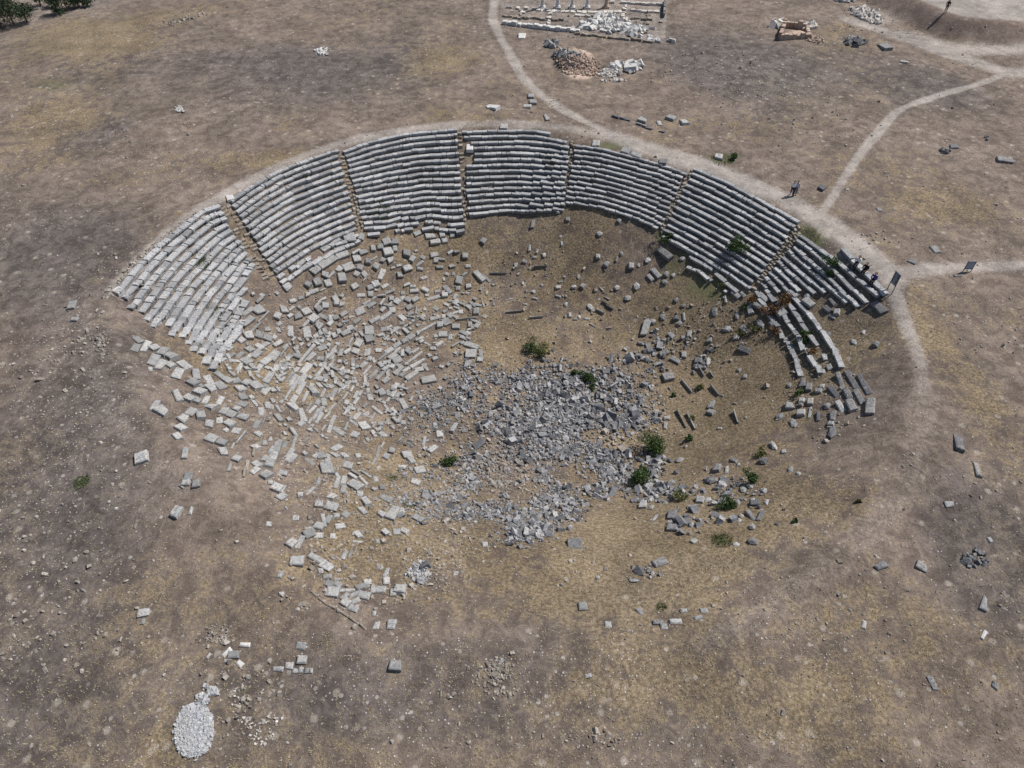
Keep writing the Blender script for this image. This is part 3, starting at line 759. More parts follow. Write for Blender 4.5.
(330,300,6.4,[(250,205,60,60,0),(250,250,60,60,10),(130,185,45,35,20),(100,215,60,35,25),(180,280,50,50,60),(165,330,40,50,60),(115,330,60,30,30),(350,190,50,30,15),(290,130,80,30,25),(475,125,70,45,-30),(620,185,150,22,28),(665,128,90,16,20),(705,165,50,45,0),(745,145,50,50,20),(870,125,150,10,6),(895,160,30,40,0),(805,175,50,30,0),(515,240,55,35,35),(480,265,50,30,30),(430,290,60,30,32),(380,325,60,30,32),(335,365,80,22,35),(400,365,60,35,32),(430,390,60,45,20),(350,405,30,30,0),(560,355,80,20,35),(520,385,60,16,30),(560,405,110,25,33),(500,440,80,22,33),(530,490,70,40,35),(490,520,30,15,40),(570,450,60,30,10),(320,490,85,35,45),(355,515,60,40,40),(275,480,90,22,45),(235,450,80,18,50),(465,480,40,30,40),(490,410,30,25,0),(550,325,60,20,30),(700,280,60,30,35),(660,315,40,25,0),(720,225,60,35,0),(620,280,50,14,-30),(680,235,20,40,90),(770,240,30,40,0),(80,445,45,25,40),(105,465,50,30,0),(345,285,20,40,70),(310,325,40,25,0),(210,420,60,30,40),(175,545,20,25,0),(5,260,30,30,0),(905,295,90,40,-20),(900,350,70,60,0),(965,355,70,35,-80),(885,415,50,50,0)]),
(480,210,6.4,[(340,92,60,30,80),(562,60,35,35,0),(500,12,45,35,0),(890,72,40,40,0),(765,155,50,45,-30),(515,170,30,20,60),(522,215,35,18,90),(20,200,40,30,-50),(318,245,50,20,85),(365,265,35,20,70),(410,290,40,30,90),(350,305,30,15,0),(285,330,35,30,-20),(232,360,40,30,90),(235,275,25,20,-40),(630,425,45,25,80),(540,428,35,20,-20),(515,460,40,18,10),(500,497,40,25,0),(600,495,50,35,0),(657,490,40,40,-30),(500,555,45,20,-15),(395,482,30,20,0),(343,525,40,35,0),(350,568,45,18,-15),(275,470,25,35,0),(290,605,35,15,0),(548,605,35,35,0),(195,570,35,14,0),(20,605,60,22,-70),(575,675,25,40,0),(635,685,25,40,0),(610,700,40,20,0),(700,620,60,50,-60),(720,640,30,40,0),(755,300,35,35,0),(810,350,50,45,0),(875,315,50,22,70),(905,280,40,30,80),(968,360,45,50,0),(875,500,40,45,90),(1000,490,60,50,90),(945,565,45,60,90),(775,505,45,15,-40),(810,565,50,12,-25),(685,700,50,20,-10),(720,740,60,14,-30),(805,600,70,10,-30),(830,625,70,10,-30),(770,650,70,8,-30),(120,408,140,8,0),(390,365,110,5,0),(220,655,130,6,3),(360,690,120,6,3)]),
(630,220,6.4,[(225,220,130,60,-38),(335,250,50,40,0),(165,345,90,45,-50),(130,370,60,30,-50),(232,350,45,50,0),(222,400,40,50,40),(277,355,35,35,0),(115,260,50,45,45),(15,300,40,45,0),(55,290,30,40,0),(45,425,60,70,90),(295,515,40,40,0),(340,550,40,30,0),(540,590,90,50,80),(610,510,60,30,-80),(210,620,50,60,0),(295,630,60,50,20),(345,620,70,30,-80),(318,665,50,40,0),(100,700,120,60,75),(145,655,50,50,0),(265,740,60,40,-40),(620,700,80,50,0),(685,615,40,60,0),(380,730,40,60,0),(765,560,110,50,-75),(820,560,80,60,-40),(830,670,80,60,-50),(730,700,80,60,-60),(930,680,100,60,-50),(970,600,60,80,-50),(850,500,100,50,-40),(720,480,60,40,-40),(680,480,80,40,-45)]),
(630,320,6.4,[(120,180,80,50,-70),(265,105,60,40,-45),(195,145,70,20,-45),(215,215,80,50,20),(290,260,90,40,-30),(245,370,90,60,10),(385,95,60,50,-50),(508,130,40,40,0),(510,190,60,45,0),(440,265,60,45,0),(500,265,70,40,80),(735,195,110,50,-25),(680,115,50,30,0),(700,320,40,35,0),(738,362,35,35,0),(520,545,55,65,0),(520,595,55,40,-20),(960,620,60,50,0),(345,225,40,50,0),(235,630,50,30,0),(225,680,60,30,80),(150,330,40,15,-50),(590,485,25,15,0),(675,535,30,12,-20),(740,625,20,20,0),(575,695,40,20,0),(365,430,130,12,-52),(545,455,110,14,-52),(330,635,170,14,-62),(390,650,150,12,-65),(450,320,130,16,-60),(525,350,60,10,-60),(680,625,110,14,-70)]),
(640,440,6.4,[(255,130,60,40,40),(497,190,60,60,0),(465,265,80,70,-30),(495,310,50,40,0),(600,135,70,40,-20),(632,158,30,30,0),(555,195,60,30,90),(385,390,70,60,0),(435,385,50,40,40),(495,490,110,45,-18),(340,440,60,50,0),(205,490,75,70,0),(205,570,80,50,0),(300,525,60,55,0),(95,500,60,25,60),(20,425,60,60,0),(70,435,40,40,0),(75,375,50,40,0),(205,275,60,40,15),(145,290,50,40,0),(100,170,60,45,-40),(735,410,80,40,0),(720,390,40,40,0),(810,400,40,50,0),(710,490,100,45,-60),(770,490,90,40,60),(720,560,60,45,0),(720,655,90,50,0),(615,670,60,40,10),(345,650,50,40,30),(660,320,60,50,0),(705,300,60,40,0),(630,285,60,45,-20),(795,330,45,45,0),(625,400,50,50,0),(520,390,70,40,70),(790,140,70,50,0),(855,40,90,50,-60),(920,75,40,25,0),(965,190,50,55,0),(1015,215,40,35,0),(635,515,40,30,0),(165,395,50,40,0),(125,150,50,40,30)]),
(770,340,7.68,[(540,320,130,50,-70),(600,420,85,50,-60),(625,510,90,65,-60),(545,520,110,50,-60),(625,310,150,45,-60),(690,440,120,45,-62),(720,340,170,45,-58),(770,520,110,75,85),(250,330,90,60,80),(300,370,60,75,0),(490,400,100,50,-50),(455,215,60,60,-60),(150,350,50,50,0),(400,360,50,40,0),(370,400,80,50,0),(310,480,60,60,0),(305,560,110,35,85),(375,590,100,50,85),(240,570,80,60,0),(180,640,90,70,-70),(160,510,90,70,0),(75,590,50,50,0),(440,510,70,60,0),(480,590,80,50,80),(480,700,100,60,80),(245,470,60,50,0),(815,40,70,60,0),(645,20,70,50,-50),(470,650,60,40,0)]),
(740,280,6.4,[(890,185,120,70,-45),(590,145,80,40,-50),(590,235,60,35,-40),(620,210,50,50,0),(560,190,70,50,-40),(735,150,50,35,-20),(640,100,90,35,-48),(790,335,40,45,0),(735,390,60,50,-50),(560,355,60,50,0),(340,95,80,45,-40),(440,150,90,60,-40),(430,110,60,60,0)]),
# isolated stones of the plateau, photograph pixels
(0,0,1,[(504,128,7,5,0),(596,144,8,6,0),(594.5,145,5,5,0),(626,152,9,6,-15),(636,156,11,6,-20),(663,163,8,5,0),(718,158,9,5,-10),(470,149,7,6,0),(764,313,6,5,0),
 (958,443,15,9,-75),(977,470,15,7,-75),(949,505,10,7,0),(880,567,12,9,30),(921,567,12,8,-30),(984,604,14,9,75),(983,635,9,6,60),(932,683,16,6,-65),(995,686,9,6,-40),(864,625,8,5,80),
 (990,540,7,4,-50),(935,250,9,6,-50),(821,189,8,5,-20),(1004,161,16,5,-8),(953,147,9,5,0),(912,262,9,4,-20),(958,276,8,2,0),(583,607,9,9,0),(608,625,7,8,0),(640,612,9,6,-60),(658,623,12,6,0),
 (664,627,7,7,0),(676,622,12,6,0),(684,611,7,5,0),(704,611,8,5,0),(698,618,9,5,20),(660,563,14,8,20),(575,545,15,12,0),(713,606,3,3,0),(144,613,9,13,80),(143,622,4,6,0),(396,666,11,14,80),
 (391,625,9,11,0),(280,575,8,6,70),(227,653,12,5,45),(245,645,11,6,-5),(234,655,8,12,80),(240,664,7,6,-40),(209,656,7,3,60),(226,661,4,4,0),(301,646,8,11,75),(278,669,11,6,0),(289,666,9,8,0),(302,660,10,9,0),
 (295,671,6,5,0),(301,670,5,6,0),(307,671,5,6,0),(311,671,4,6,0),(119,292,9,7,35),(124,287,5,6,0),(230,199,8,5,10),(72,306,8,8,70),(75,320,7,4,0),(522,37,7,6,0),(531,97,6,4,0),(533,103,7,4,0),(527,107,8,3,0),
 (493,108,11,4,-10),(546,118,7,4,-60),(643,121,9,5,-20),(671,119,9,5,-20),(659,124,5,5,0),(684,123,7,4,0),(885,48,8,6,-30),(848,41,10,5,60),(858,43,9,7,-40),(879,210,5,4,0),(505,672,4,6,60),(847,190,4,3,0),
 (585,505,8,5,0),(588,676,7,5,10),(456,574,6,5,0),(428,575,8,5,0),(150,370,5,5,0),(480,360,6,5,0),(690,508,6,5,0),(880,567,2,2,0),(823,372,5,5,0),(500,664,12,4,60),(485,545,6,6,0)]),
]
SKIPPX = [(142.2, 458.4)]
raw = []
for ox, oy, s, L in TILES:
    for (x, y, l, w, a) in L:
        raw.append((ox + x / s, oy + y / s, l / s, w / s, a, s == 1))
raw = np.array(raw, float)
# drop stones surveyed twice from overlapping tiles
keep = []
for i in range(len(raw)):
    dup = False
    for j in keep:
        if (abs(raw[i, 0] - raw[j, 0]) < 2.6 and abs(raw[i, 1] - raw[j, 1]) < 2.6 and raw[j, 2] * raw[j, 3] > .4 * raw[i, 2] * raw[i, 3]
                and min(raw[i, 2] / raw[i, 3], raw[j, 2] / raw[j, 3]) < 3):
            dup = True; break
    if not dup: keep.append(i)
raw = raw[keep]
cen = cast(raw[:, 0], raw[:, 1])
area = raw[:, 2] * raw[:, 3]
order = np.argsort(-area)

NAMED = [  # photograph point, label, material
 ((142,458), 'lone square pale block lying on bare soil left of the fallen blocks', None),
 ((958,443), 'large dark rounded block standing alone on the brown ground right of the theatre', 'D'),
 ((977,470), 'flat weathered slab just below the large dark block at the right', 'D'),
 ((949,505), 'low grey stone half sunk in the weeds at the right', None),
 ((880,567), 'square grey block on bare soil beside the faint track, lower right', None),
 ((921,567), 'flat tilted grey block, right-hand one of two alone at the lower right', None),
 ((984,604), 'tall grey block near the right edge above a small white stone', None),
 ((983,635), 'small white stone near the right edge below a grey block', 'W'),
 ((932,683), 'long narrow pointed grey stone at the lower right', 'D'),
 ((995,686), 'dark brown angular rock at the lower right edge', 'D'),
 ((864,625), 'pale grey stone among round dry tufts at the lower right', None),
 ((935,250), 'dark square block lying beside the path above the barred sign', 'D'),
 ((821,189), 'small dark block beside the path right of the walking pair', 'D'),
 ((1004,161), 'long dark stone lying in the grass near the right edge', 'D'),
 ((953,147), 'grey rock in the grass upper right of the path fork', 'D'),
 ((912,262), 'grey stone at the edge of the path junction', None),
 ((958,276), 'low dark stone lying at the foot of the barred sign', 'D'),  # narrow dark strip below the board, built as a flat block
 ((583,607), 'upright grey block casting a dark shadow in the dry grass in front of the rubble', None),
 ((608,625), 'small squared block left of the short row of blocks in the foreground', None),
 ((658,623), 'long low block at the left end of the short foreground row', None),
 ((664,627), 'upright grey block in the middle of the short foreground row', None),
 ((676,622), 'pale flat block at the right end of the short foreground row', None),
 ((660,563), 'pair-like angular grey block on yellow grass below the rubble', None),
 ((575,545), 'big rough grey boulder just below the rubble field', 'D'),
 ((144,613), 'pale upright slab alone on the dark soil at the left', None),
 ((396,666), 'flat pale slab in the foreground below the end of the old wall', None),
 ((391,625), 'squared pale stone just right of the curved wall end', None),
 ((227,653), 'long cream coloured stone, left one of the small group above the cobble heap', 'W'),
 ((245,645), 'cream rounded stone, right one of the small group above the cobble heap', 'W'),
 ((234,655), 'grey slab in the middle of the small group above the cobble heap', None),
 ((240,664), 'small pale stone, lowest of the group above the cobble heap', 'W'),
 ((301,646), 'upper slab of the T-shaped stone setting in the foreground', None),
 ((278,669), 'left end slab of the T-shaped stone setting in the foreground', None),
 ((302,660), 'central rounded slab of the T-shaped stone setting in the foreground', None),
 ((289,666), 'second slab from the left in the T-shaped stone setting', None),
 ((119,292), 'big pale block at the outer left tip of the seating', 'W'),
 ((504,128), 'single pale block on the rim above the middle seating wedge', None),
 ((596,144), 'pale block on the grass rim at the top left of the fifth wedge', None),
 ((636,156), 'long grey block lying on the rim above the fifth wedge', None),
 ((663,163), 'grey block in the grass on the rim near the footpath', 'D'),
 ((718,158), 'small flat stone in the green patch beyond the footpath', None),
 ((230,199), 'pale block on the rim at the top of the leftmost aisle', 'W'),
 ((522,37), 'cube shaped pale block beside the curving path at the top', 'W'),
 ((493,108), 'low flat white stone on the grass above the middle wedge', 'W'),
 ((885,48), 'large dark boulder at the foot of the earth mound beside the track', 'D'),
 ((467,149), 'bright white block in the grassy aisle left of the middle wedge', 'W'),
 ((858,43), 'grey upright rock left of the track below the earth mound', 'D'),
 ((665.2,254.4), 'long dark slab leaning at the foot of the fifth aisle', 'D'),
 ((879,309), 'big square slab at the lower right tip of the seating below the sign', None),
 ((870.3,407.7), 'square grey block at the lower end of the short right-hand rows', None),
 ((717.3,516.6), 'rectangular trough-like block lying alone among the lower right boulders', None),
 ((415.1,275.7), 'long pointed slab', None),
 ((381.4,275.7), 'tall pointed grey slab standing out at the foot of the second aisle', None),
 ((268,378.5), 'diamond shaped pale block at the edge of the dark hollow in the left slope', None),
 ((273.3,357.4), 'dark sided block overhanging the hollow in the left slope', None),
]
used_named = set()
NAMED_AT = {}
for (px, py), lab, mt in NAMED:
    d = np.hypot(raw[:, 0] - px, raw[:, 1] - py); i = int(d.argmin())
    if d[i] < 3.5 and i not in NAMED_AT: NAMED_AT[i] = (lab, mt)

ZONES = [((160,362), 'at the lower tip of the far left seating wedge'), ((190,395), 'in the spill of blocks below the far left wedge'), ((222,425), 'in the outer cluster low on the left slope'),
 ((245,335), 'beside the right end of the far left seat rows'), ((248,365), 'in the jumble under the far left wedge'), ((300,315), 'on the slope below the leftmost aisle'),
 ((300,275), 'at the foot of the second wedge from the left'), ((335,265), 'in the slumped lowest rows of the second wedge'), ((350,290), 'on the slope below the second wedge'),
 ((385,260), 'at the foot of the third wedge'), ((405,290), 'on bare soil below the third wedge'), ((440,240), 'under the buckled end of the third wedge'), ((440,300), 'in the broken row below the third wedge'),
 ((305,385), 'in the tilted rows in the middle of the left slope'), ((330,405), 'in the lower tilted rows of the left slope'), ((375,335), 'in the half buried rows left of the rubble'),
 ((410,365), 'beside the upper left edge of the rubble'), ((275,455), 'at the outer edge of the left slope'), ((275,490), 'in the outer corner heap of the left slope'),
 ((335,470), 'low on the left slope beyond the tilted rows'), ((335,510), 'in the lower column of blocks on the left slope'), ((375,500), 'on soil between the left slope and the rubble'),
 ((315,560), 'along the curved wall at the lower left'), ((355,600), 'in the corner of the curved wall at the lower left'), ((410,460), 'at the left edge of the central rubble'),
 ((395,570), 'right of the curved wall corner'), ((540,280), 'on the bare brown slope below the middle wedge'), ((600,295), 'on the brown slope below the fifth wedge'), ((590,320), 'above the green tuft in the middle'),
 ((660,280), 'at the foot of the aisle beside the long wedge'), ((660,330), 'in the upper right cluster of rough blocks'), ((700,330), 'on the brown slope below the long wedge'),
 ((755,315), 'in the ruined lower rows on the right with reddish weeds'), ((685,370), 'on the bare brown slope right of the rubble'), ((740,350), 'on bare soil below the ruined right rows'),
 ((690,410), 'among the thin row edges showing in the brown slope'), ((850,385), 'in the short group of rows at the far right'), ((815,400), 'in the rough heap left of the short right-hand rows'),
 ((860,330), 'on the grass right of the long kerb'), ((810,310), 'in the broken ends of the far right rows'), ((720,480), 'in the lower right scatter of boulders'), ((755,510), 'around the dark cleft at the lower right'),
 ((670,515), 'at the lower right edge of the rubble beside the bushes'), ((700,470), 'in the scatter above the trough-like block'), ((790,470), 'in the small stones low on the right slope'),
 ((475,350), 'in the small heap at the upper tip of the rubble'), ((600,560), 'in the dry grass in front of the rubble'), ((690,615), 'by the short foreground row of blocks'),
 ((535,102), 'beside the bend of the upper path'), ((665,122), 'beyond the footpath above the fifth wedge'), ((300,665), 'in the T-shaped stone setting'), ((140,610), 'on dark soil at the left'),
 ((75,315), 'on the grass left of the seating tip'), ((870,45), 'near the earth mound'), ((640,150), 'on the rim above the fifth wedge')]
ZP = np.array([z[0] for z in ZONES], float)
MATS = {'D': DARKROCK, 'W': WHITE, None: BLOCK}

INDIV = set(order[:300].tolist()) | set(NAMED_AT)
if len(INDIV) > 300:
    for i in reversed(order[:300].tolist()):
        if len(INDIV) <= 300: break
        if i not in NAMED_AT: INDIV.discard(i)
small = MB()
bright_right = lambda x, y: x > 640 and y > 260


def size_word(m):
    return 'large' if m > 1.15 else 'medium' if m > .78 else 'small'


count = 0
for i in range(len(raw)):
    x, y, l, w, a, iso = raw[i]
    P = cen[i]; ar = math.radians(a)
    thin = (l / w > 5)
    nrm = tnormal(P[0], P[1]); k = .75 if not iso else .4
    nv = UP * (1 - k) + nrm * k + rng.normal(0, .07 if not thin else .02, 3); nv /= np.linalg.norm(nv)
    def onp(xx, yy):
        d_ = ray(xx, yy); t_ = ((P - np.array([0, 0, H])) @ nv) / (d_ @ nv); return d_ * t_[:, None] + np.array([0, 0, H])
    e = onp([x - math.cos(ar) * l / 2, x + math.cos(ar) * l / 2], [y + math.sin(ar) * l / 2, y - math.sin(ar) * l / 2])
    f = onp([x - math.sin(ar) * w / 2, x + math.sin(ar) * w / 2], [y - math.cos(ar) * w / 2, y + math.cos(ar) * w / 2])
    u = e[1] - e[0]; v = f[1] - f[0]
    Lw = np.linalg.norm(u); ud = u / Lw; Ww = abs(np.cross(nv, ud) @ v)
    Ww = max(Ww * .92, .16); Lw = max(Lw, .18)
    hgt = float(np.clip(min(Lw, Ww) * random.uniform(.26, .5), .12, .38)) if not thin else .30
    if iso: hgt *= .85
    kk = 1.0 if iso else 1.08 if (x > 832 and y > 365) else (.86 if y < 310 else .98) if x < 490 else .8; Lw *= kk; Ww *= kk
    if not iso: hgt *= .9 if x < 520 else .95
    ux, uy, uz = ud, np.cross(nv, ud), nv
    sink = random.uniform(.08, .16) if not thin else .2
    # the point surveyed is the middle of the visible stone: set the base under it
    V, F = rblock(np.zeros(3), ux, uy, uz, Lw, Ww, hgt + sink, .05 * min(1, Lw), .05, random.uniform(0, .12))
    if (x > 832 and 365 < y < 415): F = F
    elif not thin and not iso and x > 490 and max(l / w, w / l) < 1.9 and random.random() < .6:   # rough broken lumps
        Q = ICO_V * (1 + rng.uniform(-.22, .22, ICO_V.shape)) * np.array([Lw * .56, Ww * .58, (hgt + sink) * .48]); Q[:, 2] += (hgt + sink) * .5
        V = Q @ np.stack([ux, uy, uz]); F = ICO_F.tolist()
    base = P - uz * sink - np.array([0, 0, 0])
    lab, mt = NAMED_AT.get(i, (None, None))
    mat = MATS[mt]
    if mt is None and bright_right(x, y) and random.random() < .6: mat = DARKROCK
    if mt is None and not bright_right(x, y) and not iso and False: mat = WHITE
    tint = float(np.clip(rng.normal(.52, .3), 0, 1))
    if i in INDIV:
        mb = MB(); mb.add(V, F, tint)
        nm = 'buried_seat_edge' if thin else 'stone_block' if mt != 'D' else 'rough_stone'
        o = mb.build(nm, mat, None); o.location = base
        zi = int(np.hypot(ZP[:, 0] - x, (ZP[:, 1] - y)).argmin())
        if lab:
            tag(o, lab, 'stone block')
        else:
            m_ = max(Lw, Ww)
            shape = 'thin half buried' if thin else 'long' if l / w > 1.9 or w / l > 1.9 else 'broad' if max(l / w, w / l) > 1.3 else 'squarish'
            tone = {'weathered_marble': 'grey', 'fallen_marble': 'pale grey', 'dark_rock': 'dark grey', 'white_marble': 'near white'}[mat.name]
            t = f'{size_word(m_)} {shape} {tone} block {ZONES[zi][1]}' if not thin else f'{shape} {tone} seat edge {ZONES[zi][1]}'
            t = t if len(t.split()) <= 16 else t.replace('thin half buried', 'thin'); tag(o, t, 'stone block', t)
        count += 1
    else:
        small.add(V + base, F, tint)
print('blocks', len(raw), 'individual', count)
from collections import Counter
_c = Counter(o.get('group') for o in bpy.data.objects if o.get('category') == 'stone block' and o.get('group'))
for o in list(bpy.data.objects):
    if o.get('category') == 'stone block' and o.get('group') and _c[o['group']] == 1:
        del o['group']
# rows slumped down the left slope: short runs still following the old curve of the seats
POLY = np.array([(216,300),(262,288),(290,292),(330,268),(365,245),(465,240),(482,318),(445,372),(405,405),(372,500),(395,560),(345,598),(300,560),(250,480),(190,440),(146,392),(140,350),(205,374)], float)
cc_ = OUTW.mean(0)
for k in range(10, 38):
    Dk = k * .70
    tg = np.roll(OUTW, -1, 0) - np.roll(OUTW, 1, 0); tg /= np.hypot(*tg.T)[:, None]
    nn_ = np.stack([tg[:, 1], -tg[:, 0]], -1); sg = np.sign(((cc_ - OUTW) * nn_).sum(1)); Q = OUTW + nn_ * sg[:, None] * Dk
    ss = np.concatenate([[0], np.cumsum(np.hypot(*np.diff(Q, axis=0).T))]); u = random.random()
    while u < ss[-1]:
        wv = random.choice((.5, .7, .9, 1.2, 1.5)); c = at(Q, ss, u + wv / 2); q3 = np.array([c[0], c[1], hz(*c)[0]])
        d3_ = q3 - np.array([0, 0, H]); zz = d3_ @ F3; px, py = 512 + FPX * d3_[0] / zz, 384 - FPX * (d3_ @ U3) / zz
        if inside(np.array([px]), np.array([py]), POLY)[0]:
            pr = (.8 if px < 330 else .42 if px < 400 else .25) * (1.0 if py < 440 else .6) * (1 + 1.3 * fbm(np.array([c[0]]), np.array([c[1]]), 4, 700, 3)[0])
            near = np.min(np.maximum(abs(raw[:, 0] - px) * 1.0, abs(raw[:, 1] - py)) - (raw[:, 2] + raw[:, 3]) / 4)
            if near > 1.7 and random.random() < pr:
                dd = at(Q, ss, u + wv) - at(Q, ss, u); dd /= np.hypot(*dd) + 1e-9; r = math.radians(random.gauss(0, 10)); dd = np.array([dd[0] * math.cos(r) - dd[1] * math.sin(r), dd[0] * math.sin(r) + dd[1] * math.cos(r)])
                nv = UP * .3 + tnormal(*c) * .7 + rng.normal(0, .08, 3); nv /= np.linalg.norm(nv); ux, uy, uz = frame(dd, nv)
                V, F = rblock(np.zeros(3), ux, uy, uz, wv * .72, random.uniform(.22, .48), random.uniform(.26, .40), .05, .04)
                small.add(V + q3 - uz * .14 + ux * 0 + np.append(rng.normal(0, .08, 2), 0), F, float(np.clip(rng.normal(.55, .25), 0, 1)))
        u += wv * .8
so = small.build('small_fallen_stones', BLOCK); tag(so, 'smaller fallen seat fragments lying between the larger blocks of the slopes', 'stones', kind='stuff')
# ------------------------------------------------------------------ rubble and stone litter
def px_scatter(ells, n, gaps=(), seed=1, soft=.25):
    """points in photograph space drawn from weighted ellipses, then set on the ground"""
    r = np.random.default_rng(seed)
    wts = np.array([e[2] * e[3] * e[4] for e in ells]); wts = wts / wts.sum()
    out = []
    pick = r.choice(len(ells), n, p=wts)
    rad = r.random(n) ** .56 * (1 + soft * r.normal(0, .5, n)); an = r.uniform(0, 2 * np.pi, n)
    E_ = np.array([e[:5] for e in ells])[pick]
    rot = np.radians(np.array([e[5] if len(e) > 5 else 0 for e in ells])[pick])
    dx = rad * np.cos(an) * E_[:, 2]; dy = rad * np.sin(an) * E_[:, 3]
    x = E_[:, 0] + dx * np.cos(rot) + dy * np.sin(rot); y = E_[:, 1] - dx * np.sin(rot) + dy * np.cos(rot)
    ok = np.ones(n, bool)
    for gx, gy, rx, ry in gaps:
        ok &= (((x - gx) / rx) ** 2 + ((y - gy) / ry) ** 2 + r.normal(0, .25, n)) > 1
    return cast(x[ok], y[ok])


RUB = [(556,392,42,26,1.0,-20),(520,385,34,16,.7),(575,372,14,10,.6),(495,375,12,9,.5),(465,380,14,24,1.1),(452,402,38,18,.95),(425,408,28,16,.7),(440,425,20,8,.6),(410,425,14,20,.4),
       (510,428,32,16,1.1),(560,430,58,18,1.25),(548,412,60,14,1.1),(590,408,22,16,.8),(600,385,24,14,.7),(615,372,22,12,.6),(628,395,26,14,.7),(640,413,22,15,.95),(628,425,24,9,.9),(610,420,20,12,.7),
       (655,350,9,22,.6),(630,358,16,7,.6),(668,345,12,10,.35),(655,375,20,10,.3),(570,452,48,12,1.1),(610,455,30,10,.8),(605,470,20,16,1.1),(622,475,20,14,1.0),(600,492,14,8,.7),
       (655,468,14,20,.9),(660,490,26,10,.8),(640,495,18,9,.7),(470,460,18,14,.8),(466,480,14,14,1.3),(455,495,14,8,.8),(435,470,22,14,.45),(430,500,24,12,.8),(420,515,20,8,.5),
       (455,512,30,12,.9),(490,512,26,10,.9),(520,520,26,13,.75),(522,538,24,9,.7),(550,510,22,18,.8),(560,495,20,12,.9),(575,510,12,12,.6),(545,530,20,8,.9),(508,497,10,8,.7),(500,455,16,8,.6),
       (525,455,20,6,.6),(545,475,10,12,.8),(420,445,20,12,.4),(405,475,16,16,.3),(400,500,20,18,.3),(690,345,14,12,.15),(420,573,13,10,.5),(500,478,34,14,.35),(460,437,30,10,.3),(585,478,20,12,.3),(648,575,16,6,.2),(690,525,26,12,.25),(720,490,40,20,.2)]
GAPS = [(461,437,20,5),(502,478,15,5),(573,477,11,10),(597,435,18,6),(512,362,10,10),(615,445,10,6),(520,493,14,8),(590,478,9,7),(489,440,10,5)]
P = px_scatter(RUB, 14500, GAPS, 3, .6)
_pj = P - np.array([0, 0, H]); _px = 512 + FPX * _pj[:, 0] / (_pj @ F3)
P = P[rng.random(len(P)) < 1 - .45 * smooth(590, 625, _px)]
n = len(P)
size = np.clip(np.exp(rng.normal(-2.45, .55, n)), .03, .40)
_pj = P - np.array([0, 0, H]); _px = 512 + FPX * _pj[:, 0] / (_pj @ F3)
size *= .72 + .28 * smooth(440, 500, _px) + .14 * smooth(585, 630, _px)
P[:, 2] += size * .2 + np.abs(rng.normal(0, .03, n))
ro = rocks('rubble_field', P, size, np.clip(rng.normal(.46, .42, n), 0, 1), RUBBLE, .7, 1.1, .35)
tag(ro, 'dense field of broken grey marble rubble filling the floor of the theatre', 'rubble', kind='stuff')

# the biggest boulders in and around the rubble, each on its own
P = px_scatter([e for e in RUB if e[4] >= .6], 120, GAPS, 5)
right = px_scatter([(655,345,14,26,1),(640,415,24,16,1.2),(660,480,20,24,1.2),(700,500,40,26,.6),(690,360,26,20,.35),(600,470,26,14,.8)], 60, (), 6)
P = np.concatenate([P, right])
for q in P:
    pj = (q - np.array([0, 0, H])); z_ = pj @ F3; px = 512 + FPX * pj[0] / z_; py = 384 - FPX * (pj @ U3) / z_
    s = random.uniform(.16, .31) * (1.15 if px > 600 else 1)
    B = (ICO_V if random.random() < .45 else CUB_V) * (1 + rng.uniform(-.2, .2, ((12 if False else 1), 3)))
    isI = len(B) == 12
    B = B * (1 + rng.uniform(-.16, .16, B.shape)) * s * np.array([random.uniform(.9, 1.6), random.uniform(.7, 1.1), random.uniform(.6, .9)])
    B = B @ rot_rand(1, .7)[0].T
    mb = MB(); mb.add(B, (ICO_F if isI else CUB_F).tolist(), random.random())
    o = mb.build('boulder', RUBBLE if random.random() < .75 else (DARKROCK if px > 600 else BLOCK)); o.location = q + np.array([0, 0, s * .3])
    side = 'left tongue' if px < 490 else 'middle' if px < 590 else 'right side' if px < 680 else 'far right scatter'
    dep = 'upper' if py < 405 else 'central' if py < 460 else 'lower'
    t = f'angular grey boulder standing out of the rubble, {dep} part of the {side}'
    tag(o, t, 'boulder', t)

P = px_scatter([(540,430,90,75,1),(480,470,60,60,.8),(620,440,40,60,.7),(500,478,40,18,.8)], 2600, (), 61, .6)
n = len(P); size = np.clip(np.exp(rng.normal(-2.5, .5, n)), .03, .25); P[:, 2] += size * .3
co = rocks('mixed_debris', P, size, rng.random(n), SOILCHIP, .6, 1, .5); tag(co, 'earthy small debris filling the gaps of the central rubble', 'debris', kind='stuff')

# litter of chips on the left slope and around
LIT = [(300,330,60,50,.8),(350,320,70,40,.7),(430,320,60,40,.5),(300,400,60,50,.9),(350,380,60,40,1),(330,460,60,50,1),(380,470,60,50,1),(360,530,60,40,.7),(440,540,60,30,.6),(420,580,40,24,.6),(250,380,50,40,.8),
       (540,290,80,40,.35),(600,330,60,30,.35),(480,300,60,40,.35),(450,340,60,30,.6),(690,340,60,40,.5),(660,410,40,50,.4),(740,320,60,30,.5),(820,400,50,40,.5),(720,500,60,30,.4),(580,570,80,20,.25),
       (70,330,40,30,.4),(95,345,14,16,1.0),(50,380,60,40,.3),(60,560,80,120,.12),(240,700,50,40,.3),(500,680,24,20,.8),(340,580,60,40,.5),(880,30,50,10,.8),(868,14,22,8,2),(590,25,80,16,1.0),(190,18,40,8,1.0,15),
       (160,28,40,3,2.0,20),(720,70,60,20,.5),(770,100,80,30,.3),(320,53,7,3,3),(180,110,6,3,3),(110,260,20,14,.5),(820,120,60,30,.2),(655,75,50,16,.3),(540,105,40,14,.3),(950,60,40,6,.5),(990,330,40,30,.3),(170,130,60,30,.25),
       (500,670,9,14,3),(590,740,30,12,.8),(210,640,20,8,1.2),(905,455,8,18,.6),(845,260,30,12,.4),(870,240,20,12,.5)]
P = px_scatter(LIT, 6500, (), 8)
